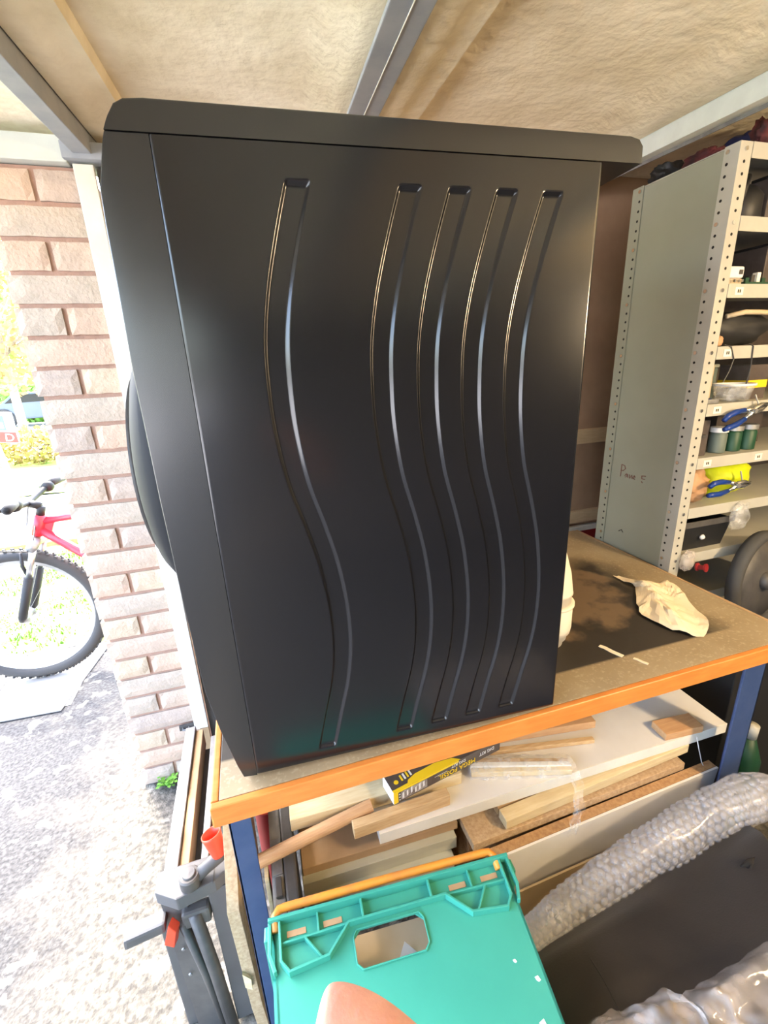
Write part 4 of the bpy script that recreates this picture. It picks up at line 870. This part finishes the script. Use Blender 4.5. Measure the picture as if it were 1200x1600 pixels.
# ================================================================== FOLDED PORTABLE WORKBENCH
pw = thing('portable_workbench', 'folded grey portable workbench with a red-knobbed crank, standing left of the bench', 'portable workbench', (-0.2, 0.9, 0))
obj('metal_jaw', MB().box((-0.272, 0.71, 0.425), (-0.247, 1.115, 0.456)), m_steel, pw, bevel=0.002)
obj('wood_jaw', MB().box((-0.2465, 0.715, 0.395), (-0.228, 1.105, 0.448)), m_mdf, pw, bevel=0.002)
obj('metal_jaw', MB().box((-0.2075, 0.73, 0.39), (-0.193, 1.08, 0.440)), m_case, pw, bevel=0.002)
obj('wood_jaw', MB().box((-0.1925, 0.73, 0.385), (-0.18, 1.08, 0.432)), m_chipd, pw, bevel=0.002)
obj('spacer', MB().box((-0.2278, 0.72, 0.37), (-0.208, 1.08, 0.40)), m_gdark, pw)
cap_ = MB().prism([(-0.283, 0.690, 0.458), (-0.242, 0.664, 0.458), (-0.175, 0.676, 0.458), (-0.153, 0.690, 0.458), (-0.153, 0.730, 0.458), (-0.283, 0.728, 0.458)], (0, 0, -0.030))
obj('end_cap', cap_, m_gplast, pw, bevel=0.003)
obj('cap_seam', MB().box((-0.178, 0.672, 0.4575), (-0.1765, 0.730, 0.4592)), m_gdark, pw)
obj('leg_plate', MB().prism([(-0.282, 0.700, 0.4275), (-0.236, 0.690, 0.4275), (-0.228, 0.690, 0.0), (-0.276, 0.700, 0.0)], (0.002, 0.008, 0)), m_gdark, pw)
obj('leg_channel', MB().box((-0.194, 0.683, 0.010), (-0.154, 0.716, 0.4275)), m_gplast, pw, bevel=0.004)
obj('leg_channel', MB().box((-0.300, 0.712, 0.0), (-0.262, 0.735, 0.350)), m_gplast, pw, bevel=0.003)
obj('leg_tube', MB().tube([(-0.222, 0.678, 0.385), (-0.212, 0.680, 0.2), (-0.205, 0.682, 0.005)], 0.012, 14), m_gdark, pw, smooth=True)
obj('leg_tube', MB().tube([(-0.248, 0.682, 0.365), (-0.232, 0.684, 0.2), (-0.222, 0.690, 0.005)], 0.008, 12), m_gdark, pw, smooth=True)
obj('hinge_block', MB().box((-0.247, 0.676, 0.352), (-0.195, 0.700, 0.392)), m_gdark, pw, bevel=0.006)
obj('slot_plate', MB().box((-0.262, 0.7105, 0.10), (-0.255, 0.7118, 0.16)), m_boxwh, pw)
obj('foot_handle', MB().obox((-0.352, 0.676, 0.352), (0.075, 0.0, 0.012), (0.0, 0.030, 0), (0.002, 0.0, 0.026)), m_gplast, pw, bevel=0.006)
obj('release_latch', MB().prism([(-0.283, 0.668, 0.345), (-0.266, 0.664, 0.335), (-0.256, 0.664, 0.375), (-0.268, 0.668, 0.392)], (0.006, 0.016, 0)), m_red, pw, bevel=0.002)
for zz in (0.20, 0.28): obj('rivet', MB().lathe([(0.004, 0), (0.003, 0.002)], (-0.262, 0.6915, zz), (0, -1, 0), 10), m_steel, pw)
hub = obj('crank_hub', MB().lathe([(0.017, 0.458), (0.019, 0.462), (0.019, 0.482), (0.0165, 0.485), (0.0001, 0.486)], (-0.217, 0.684, 0), (0, 0, 1), 24), m_gdark, pw); sharp(hub)
obj('hub_cap', MB().lathe([(0.012, 0.4862), (0.011, 0.489), (0.0001, 0.4895)], (-0.217, 0.684, 0), (0, 0, 1), 20), m_gplast, pw)
obj('crank_arm', MB().tube([(-0.210, 0.685, 0.470), (-0.185, 0.692, 0.480), (-0.162, 0.698, 0.490), (-0.150, 0.702, 0.494)], [0.0125, 0.0115, 0.0125, 0.011], 16), m_gdark, pw, smooth=True)
kc = Vector((-0.160, 0.694, 0.492)); kd = (Vector((-0.170, 0.706, 0.538))-kc).normalized()
obj('crank_knob', MB().lathe([(0.0001, 0.006), (0.0115, 0.004), (0.013, 0.008), (0.0185, 0.048), (0.0185, 0.052), (0.0165, 0.052), (0.0145, 0.035), (0.012, 0.016), (0.0001, 0.015)], kc, kd, 28), m_red, pw, smooth=True)
# chipboard offcut leaning against the blue leg
oc = thing('chipboard_offcut', 'chipboard offcut standing on end between the portable workbench and the blue leg', 'board', (-0.15, 0.68, 0))
obj('board', MB().prism([(-0.112, 0.665, 0.655), (-0.130, 0.612, 0.455), (-0.126, 0.622, 0.150), (-0.124, 0.640, 0.02), (-0.124, 0.80, 0.0), (-0.114, 0.80, 0.58), (-0.110, 0.72, 0.66)], (-0.021, 0, 0)), m_chip, oc, bevel=0.001)
obj('broken_corner', MB().prism([(-0.148, 0.612, 0.28), (-0.134, 0.610, 0.26), (-0.136, 0.612, 0.225), (-0.148, 0.614, 0.235)], (0.0, 0.012, 0)), m_pinel, oc)
tag(obj('thin_board', MB().obox((-0.1225, 0.67, 0.0), (0.008, 0, 0), (0, 0.14, 0), (0.014, 0.01, 0.56)), m_mdf), 'dark thin board standing beside the chipboard offcut', 'board')

# ================================================================== PIER BASE
random.seed(21)
wd_ = MB()
for k in range(34):
    a = random.uniform(0, 6.28); r = random.uniform(0.004, 0.03); h = random.uniform(0.01, 0.035); L = random.uniform(0.012, 0.022)
    b0 = Vector((-0.435+math.cos(a)*r, 1.395+math.sin(a)*r*0.7, h)); dr = Vector((math.cos(a), math.sin(a), random.uniform(-0.2, 0.6))).normalized(); sd_ = dr.cross(Vector((0, 0, 1))).normalized()*L*0.4
    wd_.add([b0, b0+dr*L*0.5+sd_, b0+dr*L, b0+dr*L*0.5-sd_], [(0, 1, 2, 3)])
    wd_.tube([(-0.435, 1.395, 0), b0], 0.0008, 4)
tag(obj('weed', wd_, m_leaf), 'small green weed growing at the foot of the brick pier', 'weed')
hg = thing('bolt_keeper', 'grey metal bolt keeper screwed low on the brick pier', 'bolt', (-0.34, 1.41, 0.215))
obj('plate', MB().box((-0.365, 1.408, 0.205), (-0.318, 1.4165, 0.225)), m_gdark, hg, bevel=0.002); obj('staple', MB().tube([(-0.352, 1.408, 0.215), (-0.352, 1.398, 0.215), (-0.334, 1.398, 0.215), (-0.334, 1.408, 0.215)], 0.003, 8), m_steel, hg)
tag(obj('dark_bracket', MB().obox((-0.352, 1.395, 0.09), (0.015, 0, 0), (0, 0.02, 0), (0.004, 0, 0.07)), m_gdark, bevel=0.003), 'small dark bracket on the ground beside the pier', 'bracket')

# ================================================================== OUTDOORS
slabs = struct(obj('paving_bed', MB().box((-3.4, 1.99, 0.0), (-0.92, 2.50, 0.002)), m_conc))
for q in ([(-0.948, 1.957), (-0.872, 2.475), (-1.270, 2.50), (-1.275, 1.975)], [(-1.283, 1.978), (-1.278, 2.503), (-1.80, 2.53), (-1.82, 2.01)], [(-1.828, 2.012), (-1.808, 2.532), (-2.4, 2.56), (-2.42, 2.04)]):
    obj('paving_slab', MB().prism([(x, y, 0.002) for x, y in q], (0, 0, 0.006)), m_conc, slabs, bevel=0.0015)
struct(obj('lawn', MB().grid(lambda u, v: (-9+8.6*u, 2.50+1.85*v, 0.006+0.02*nz(u*20, v*5)), 60, 16), m_lawn))
struct(obj('kerb', MB().box((-9, 4.34, -0.1), (0.5, 4.44, 0.05)), m_chipd, bevel=0.01))
struct(obj('pavement', MB().box((-9, 4.44, -0.1), (1.0, 6.45, 0.02)), m_conc))
struct(obj('far_verge', MB().grid(lambda u, v: (-14+14*u, 6.45+3.4*v, 0.03+0.03*nz(u*30, v*8)), 60, 20), m_lawn2))
struct(obj('road', MB().box((-60, 9.85, -0.1), (10, 19.0, 0.0)), m_road))
struct(obj('ground', MB().box((-90, 2.5, -0.4), (40, 90, -0.09)), m_lawn2))
struct(obj('ground_side', MB().box((-60, -30, -0.4), (-3.6, 2.5, -0.005)), m_road))
random.seed(31)
gb_ = MB()
for k in range(5200):
    x = random.uniform(-2.6, -0.75); y = random.uniform(2.52, 4.3)
    if nz(x*2.4, y*2.4, 1) < -0.05: continue
    a = random.uniform(0, 3.14); h = random.uniform(0.02, 0.05); q = Vector((math.cos(a), math.sin(a), 0))*0.006
    b0 = Vector((x, y, 0.0)); gb_.add([b0-q, b0+q, b0+Vector((random.uniform(-.02, .02), random.uniform(-.02, .02), h))], [(0, 1, 2)])
tag(obj('grass_tufts', gb_, m_leaf), 'short ragged grass growing beyond the paving slabs', 'grass', kind='stuff')
lv = MB()
for k in range(900):
    x = random.uniform(-2.4, -0.75); y = random.uniform(2.5, 4.2); a = random.uniform(0, 6.28); s = random.uniform(0.012, 0.03)
    c, sn = math.cos(a)*s, math.sin(a)*s; zq = 0.03
    lv.add([(x-c, y-sn, zq), (x+sn*0.5, y-c*0.5, zq+0.006), (x+c, y+sn, zq+0.003), (x-sn*0.5, y+c*0.5, zq+0.008)], [(0, 1, 2, 3)])
tag(obj('leaf_litter', lv, m_hedge), 'dry brown leaves scattered over the grass beyond the slabs', 'leaves', kind='stuff')
def foliage(c, r, n, s, seed):
    rnd = random.Random(seed); mb = MB(); c = Vector(c)
    while len(mb.f) < n:
        p = Vector((rnd.uniform(-1, 1), rnd.uniform(-1, 1), rnd.uniform(-1, 1)))
        if p.length > 1 or p.length < 0.35: continue
        p = c+Vector((p.x*r[0], p.y*r[1], p.z*r[2])); a = Vector((rnd.uniform(-1, 1), rnd.uniform(-1, 1), rnd.uniform(-1, 1))).normalized(); b = a.orthogonal().normalized(); k = s*rnd.uniform(0.5, 1.2)
        mb.add([p-a*k, p+b*k*0.6, p+a*k, p-b*k*0.6], [(0, 1, 2, 3)])
    return mb
def shrub(name, label, c, r, n, s, m, seed, stem_h):
    t = thing(name, label, 'bush' if name != 'tree' else 'tree', (c[0], c[1], 0))
    obj('foliage', foliage(c, r, n, s, seed), m, t); tk = MB().tube([(c[0], c[1], -0.1), (c[0]+0.03, c[1], stem_h*0.5), (c[0], c[1], stem_h)], [0.06*stem_h**0.5, 0.05*stem_h**0.5, 0.02*stem_h**0.5], 10)
    st = obj('stem', tk, m_bark, t, smooth=True)
    rnd = random.Random(seed+1)
    for k in range(7):
        z0 = stem_h*rnd.uniform(0.35, 0.95); a = rnd.uniform(0, 6.28); L = max(r)*rnd.uniform(0.5, 0.95)
        p0 = Vector((c[0]+0.02, c[1], z0)); p1 = p0+Vector((math.cos(a)*L*0.5, math.sin(a)*L*0.5, L*0.35)); p2 = p0+Vector((math.cos(a+0.3)*L, math.sin(a+0.3)*L, L*0.75))
        obj('branch', MB().tube([p0, p1, p2], [0.022*stem_h**0.5, 0.014*stem_h**0.5, 0.005], 6), m_bark, st, smooth=True)
    return t
shrub('hedge_bush', 'low brown leafy bush by the road behind the bicycle handlebar', (-3.55, 9.2, 0.30), (0.75, 0.45, 0.36), 1500, 0.05, m_hedge, 41, 0.3)
shrub('hedge_bush', 'brown leafy bush at the left photo edge by the road', (-5.3, 9.6, 0.30), (0.8, 0.45, 0.38), 1300, 0.05, m_hedge, 42, 0.3)
shrub('green_shrub', 'bright green shrub on the far side of the road', (-7.6, 20.0, 0.6), (1.3, 0.7, 0.75), 1500, 0.11, m_bushg, 43, 0.6)
shrub('tree', 'bare branching tree with yellow-brown leaves beyond the brick pier', (-6.2, 15.5, 3.6), (2.3, 2.0, 2.6), 2600, 0.12, m_hedge, 44, 4.0)
shrub('tree', 'pale yellow leafy tree farther away at the left photo edge', (-12.5, 26.0, 4.0), (3.5, 3.0, 3.4), 2600, 0.2, m_bushg, 45, 5.0)
# estate sign
sg = thing('sign_board', 'white, blue and red sign board on a white post at the left photo edge', 'sign', (-3.35, 7.5, 0.0))
px_ = Vector((0.78, 0.1, -0.10)).normalized()
def sgb(x0, x1, z0, z1, y): return MB().obox(Vector((-3.10, 7.5-y, 0.0))+px_*x0+up*z0, px_*(x1-x0), Vector((0, 0.004, 0)), up*(z1-z0))
obj('board', MB().obox(Vector((-3.10, 7.5, 0.57))+px_*-0.95, px_*0.95, Vector((0, 0.03, 0)), up*0.42), m_sign_w, sg, bevel=0.004)
obj('red_band', sgb(-0.94, -0.005, 0.575, 0.72, 0.005), m_sign_r, sg); obj('blue_field', sgb(-0.94, -0.10, 0.74, 0.94, 0.005), m_sign_b, sg)
text_mesh('lettering', 'D', 0.15, m_sign_w, frame(Vector((-3.10, 7.49, 0.595))+px_*-0.15, px_, up), sg, 0.002)
for k in range(3): obj('white_mark', MB().obox(Vector((-3.10, 7.49, 0.77))+px_*(-0.30+0.07*k)+up*0.03*(k % 2), px_*0.04, Vector((0, 0.002, 0)), up*0.08), m_sign_w, sg)
obj('post', MB().obox((-3.375, 7.53, -0.05), (0.07, 0, 0), (0, 0.05, 0), (-0.06, 0, 0.62)), m_sign_w, sg, bevel=0.004)
# parked car far away
cr_ = thing('parked_car', 'small dark car parked across the road beside the green shrub', 'car', (-6.6, 17.6, 0))
cpoly = [(-7.9, 0.25), (-7.85, 0.62), (-7.35, 0.72), (-6.95, 1.05), (-6.0, 1.08), (-5.55, 0.78), (-5.0, 0.66), (-4.95, 0.28)]
obj('body', MB().prism([(x, 17.2, zz) for x, zz in cpoly], (0, 1.5, 0)), m_carp, cr_, bevel=0.05)
obj('window', MB().prism([(-7.2, 17.19, 0.76), (-6.88, 17.19, 1.0), (-6.05, 17.19, 1.02), (-5.75, 17.19, 0.78)], (0, 0.005, 0)), m_glassd, cr_)
for x in (-7.3, -5.55): obj('wheel', MB().lathe([(0.28, -0.1), (0.3, -0.08), (0.3, 0.08), (0.28, 0.1), (0.12, 0.09)], (x, 17.25, 0.3), (0, -1, 0), 20), m_rubber, cr_)

# ================================================================== BICYCLE
bk_ = thing('bicycle', 'mountain bike with a red frame and black fork parked on the paving outside', 'bicycle', (-0.6, 2.256, 0.03))
BY, BG = 2.256, 0.009
def wheel(x):
    c = (x, BY, BG+0.335)
    t = obj('tyre', MB().lathe([(0.302+0.026*math.cos(a), 0.026*math.sin(a)) for a in [2*math.pi*k/14 for k in range(15)]], c, (0, 1, 0), 64), m_rubber, bk_, smooth=True)
    kb = MB()
    for k in range(64):
        for s, off in ((-0.014, 0), (0.014, 0.5), (0.0, 0.25)):
            a = 2*math.pi*(k+off)/64; d1 = Vector((math.cos(a), 0, math.sin(a))); t1 = Vector((-math.sin(a), 0, math.cos(a)))
            kb.obox(Vector(c)+d1*(0.322 if s else 0.325)+Vector((0, s-0.005, 0))-t1*0.005, t1*0.010, Vector((0, 0.010, 0)), d1*0.009)
    tag(obj('tread_knobs', kb, m_rubber, t), None, None, kind='stuff')
    obj('rim', MB().lathe([(0.277, -0.012), (0.282, -0.012), (0.282, 0.012), (0.277, 0.012), (0.262, 0.006), (0.262, -0.006), (0.277, -0.012)], c, (0, 1, 0), 64), m_rim, bk_, smooth=False)
    sp = MB()
    for k in range(32):
        a = 2*math.pi*k/32; b = a+(0.35 if k % 2 else -0.35); yy = 0.03 if k % 4 < 2 else -0.03
        sp.tube([Vector(c)+Vector((math.cos(b)*0.02, yy, math.sin(b)*0.02)), Vector(c)+Vector((math.cos(a)*0.264, 0, math.sin(a)*0.264))], 0.0011, 4, False)
    tag(obj('spokes', sp, m_rim, bk_), None, None, kind='stuff')
    obj('hub', MB().lathe([(0.008, -0.05), (0.024, -0.034), (0.014, -0.028), (0.014, 0.028), (0.024, 0.034), (0.008, 0.05)], c, (0, 1, 0), 20), m_steel, bk_, smooth=True)
    return c
A = Vector(wheel(-1.10)); B = Vector(wheel(-0.04))
cr = A+Vector((0.125, 0, 0.355)); hd = Vector((0.325, 0, 0.945)).normalized()
for s in (-1, 1):
    lo = A+Vector((0.0, 0.058*s, 0)); hi = cr+Vector((0.0, 0.058*s, -0.02)); md = lo.lerp(hi, 0.62)
    obj('fork_slider', MB().tube([lo, lo.lerp(hi, 0.06), md], [0.010, 0.018, 0.019], 14), m_blackm, bk_, smooth=True)
    obj('fork_stanchion', MB().tube([md, hi], 0.0125, 12), m_rim, bk_, smooth=True)
    bp_ = lo.lerp(hi, 0.78); obj('brake_arm', MB().tube([bp_+Vector((-0.02, 0, -0.05)), bp_+Vector((-0.035, -0.01*s, 0.0)), bp_+Vector((-0.03, -0.02*s, 0.06))], [0.008, 0.008, 0.006], 8), m_blackm, bk_, smooth=True)
obj('fork_crown', MB().tube([cr+Vector((0, -0.075, -0.01)), cr+Vector((0, 0, 0.005)), cr+Vector((0, 0.075, -0.01))], [0.020, 0.024, 0.020], 12), m_steel, bk_, smooth=True)
ht0 = cr+hd*0.03; ht1 = cr+hd*0.125
obj('head_tube', MB().tube([ht0, ht1], 0.024, 18), m_bikered, bk_, smooth=True)
seat = Vector((-0.46, BY, BG+0.80)); bb_p = Vector((-0.48, BY, BG+0.29)); bb_p.x = -0.50
for nm, p, q, r0 in (('down_tube', ht0+hd*0.03, bb_p, 0.020), ('top_tube', ht1-hd*0.03, seat, 0.016), ('seat_tube', bb_p, seat+Vector((-0.02+0.08, 0, 0.08)), 0.017)): obj(nm, MB().tube([p, q], r0, 16), m_bikered, bk_, smooth=True)
obj('gusset', MB().prism([ht0+hd*0.02+Vector((0.01, -0.006, 0)), ht1-hd*0.01+Vector((0.01, -0.006, 0)), ht1+Vector((0.05, -0.006, -0.03)), ht0+Vector((0.05, -0.006, -0.01))], (0, 0.012, 0)), m_bikered, bk_)
for s in (-1, 1):
    obj('chain_stay', MB().tube([bb_p+Vector((0, 0.02*s, 0)), B+Vector((0, 0.06*s, 0))], 0.010, 10), m_bikered, bk_, smooth=True); obj('seat_stay', MB().tube([seat+Vector((0, 0.015*s, 0)), B+Vector((0, 0.06*s, 0))], 0.009, 10), m_bikered, bk_, smooth=True)
st = cr+hd*0.165; stm = st+Vector((-0.045, 0, 0.02))
obj('steerer_spacer', MB().tube([ht1, st], 0.017, 14), m_blackm, bk_, smooth=True); obj('stem', MB().tube([st, stm], 0.017, 12), m_blackm, bk_, smooth=True)
bar = [stm+Vector(p) for p in ((0.05, -0.29, 0.045), (0.035, -0.20, 0.045), (0.0, -0.10, 0.01), (0, 0, 0), (0.0, 0.10, 0.01), (0.035, 0.20, 0.045), (0.05, 0.29, 0.045))]
hbz = obj('handlebar', MB().tube(bar, 0.0125, 12), m_blackm, bk_, smooth=True)
for s, i, j2 in ((-1, 0, 1), (1, 6, 5)):
    obj('grip', MB().tube([bar[i], bar[i].lerp(bar[j2], 1.1)], 0.018, 14), m_rubber, hbz, smooth=True)
    p = bar[j2]; obj('brake_lever', MB().tube([p+Vector((-0.01, 0, -0.01)), p+Vector((-0.055, 0.01*s, -0.02)), p+Vector((-0.07, 0.09*s, -0.045))], [0.010, 0.008, 0.005], 8), m_blackm, hbz, smooth=True)
    obj('shifter', MB().lathe([(0.022, -0.02), (0.026, 0), (0.022, 0.02)], p+Vector((-0.01, -0.03*s, -0.012)), (0, 1, 0), 14), m_blackm, hbz, smooth=True)
    obj('cable', MB().tube([p+Vector((-0.05, 0.0, -0.02)), p+Vector((-0.13, 0.04*s, -0.08)), p+Vector((-0.14, -0.03*s, -0.19)), p+Vector((-0.05, -0.14*s, -0.25)), cr+Vector((0.02, 0.02*s, 0.08))], 0.003, 6), m_cable, hbz, smooth=True)
sdl = obj('saddle', blob(lambda d: (0.13*(1+0.1*d.x), 0.07*(0.55+0.45*d.x if d.x > -0.9 else 0.2), 0.025), tuple(seat+Vector((0.10, 0, 0.17))), 20, 10), m_blackm, bk_, smooth=True, weld=True)
obj('seat_post', MB().tube([seat, seat+Vector((0.09, 0, 0.15))], 0.013, 12), m_rim, bk_, smooth=True)
obj('crank', MB().tube([bb_p+Vector((0, -0.07, 0)), bb_p+Vector((0.10, -0.08, -0.13))], 0.010, 10), m_steel, bk_, smooth=True); obj('chainring', MB().lathe([(0.09, -0.003), (0.09, 0.003), (0.06, 0.004), (0.06, -0.004), (0.09, -0.003)], bb_p+Vector((0, -0.05, 0)), (0, 1, 0), 32), m_steel, bk_)

# ================================================================== PHOTOGRAPHER'S HAND
hm = bpy.data.meshes.new('hand'); V_ = []; E_ = []; RR = []
def chain(pts, rad, root=None):
    prev = root
    for p, r in zip(pts, rad):
        V_.append(p); RR.append(r); i = len(V_)-1
        if prev is not None: E_.append((prev, i))
        prev = i
    return prev
chain([(0.12, -0.42, 1.02), (0.085, -0.24, 1.13), (0.064, -0.155, 1.180), (0.050, -0.095, 1.205)], [0.042, 0.034, 0.026, 0.030])
palm = 3
chain([(0.040, -0.048, 1.225), (0.030, 0.000, 1.243), (0.0192, 0.0330, 1.2530), (0.0086, 0.0478, 1.2545), (0.0028, 0.0520, 1.2552), (-0.0014, 0.0542, 1.2558), (-0.0034, 0.0550, 1.2562)], [0.0125, 0.0104, 0.0094, 0.0090, 0.0090, 0.0086, 0.0066], palm)
chain([(0.052, -0.052, 1.212), (0.050, -0.002, 1.218), (0.044, 0.024, 1.222), (0.036, 0.034, 1.218)], [0.0125, 0.0100, 0.0088, 0.0066], palm)
chain([(0.064, -0.060, 1.200), (0.068, -0.008, 1.202), (0.063, 0.014, 1.206), (0.055, 0.022, 1.202)], [0.012, 0.0092, 0.0082, 0.0062], palm)
chain([(0.076, -0.072, 1.188), (0.084, -0.030, 1.186), (0.081, -0.012, 1.190), (0.075, -0.004, 1.188)], [0.011, 0.0082, 0.0074, 0.0056], palm)
chain([(0.022, -0.090, 1.208), (0.000, -0.058, 1.222), (-0.012, -0.030, 1.236), (-0.016, -0.014, 1.246)], [0.014, 0.0115, 0.0100, 0.0072], palm)
hm.from_pydata(V_, E_, []); hand = bpy.data.objects.new('person', hm); COL.objects.link(hand); hm.materials.append(m_skin)
sk = hand.modifiers.new('skin', 'SKIN'); sk.use_smooth_shade = True
for i, r in enumerate(RR): hm.skin_vertices[0].data[i].radius = (r, r)
hm.skin_vertices[0].data[palm].use_root = True; hm.skin_vertices[0].data[0].use_root = False
sbm = hand.modifiers.new('sub', 'SUBSURF'); sbm.levels = 2; sbm.render_levels = 3
nl = MB().grid(lambda u, v: (0.0048+0.0075*(u-0.5)-0.001*v, 0.0470+0.0030*(0.5-u)+0.0045*(v-0.5), 1.2668-0.0012*(2*u-1)**2-0.0022*(v-0.2)), 8, 6)
link('fingernail', nl.mesh('fingernail', smooth=True), m_nail, hand)
tag(hand, 'bare fingertip of the person taking the photograph, at the bottom edge', 'person')

# ================================================================== CEILING LAMP
LP = Vector((1.35, -0.35, 1.62))
lt = thing('pendant_lamp', 'warm bare bulb pendant hanging from the garage roof', 'lamp', tuple(LP+Vector((0, 0, 0.2))))
zt = 1.38+0.484-0.35*0.055
obj('ceiling_rose', MB().lathe([(0.04, zt-LP.z-0.02), (0.045, zt-LP.z-0.001)], (LP.x, LP.y, LP.z), (0, 0, 1), 20), m_boxwh, lt); obj('cord', MB().tube([LP+Vector((0, 0, 0.07)), Vector((LP.x, LP.y, zt-0.01))], 0.003, 8), m_boxwh, lt)
obj('socket', MB().lathe([(0.018, 0.045), (0.020, 0.08), (0.01, 0.09)], LP, (0, 0, 1), 18), m_boxwh, lt)
obj('bulb', MB().lathe([(0.0001, -0.035), (0.018, -0.030), (0.030, -0.008), (0.030, 0.008), (0.018, 0.035), (0.015, 0.046)], LP, (0, 0, 1), 24), m_bulb, lt, smooth=True)
ld = bpy.data.lights.new('bulb_light', 'POINT'); ld.energy = 42; ld.color = (1.0, 0.74, 0.44); ld.shadow_soft_size = 0.06
lo_ = bpy.data.objects.new('bulb_light', ld); COL.objects.link(lo_); lo_.location = LP+Vector((0, 0, -0.10)); put(lo_, lt)
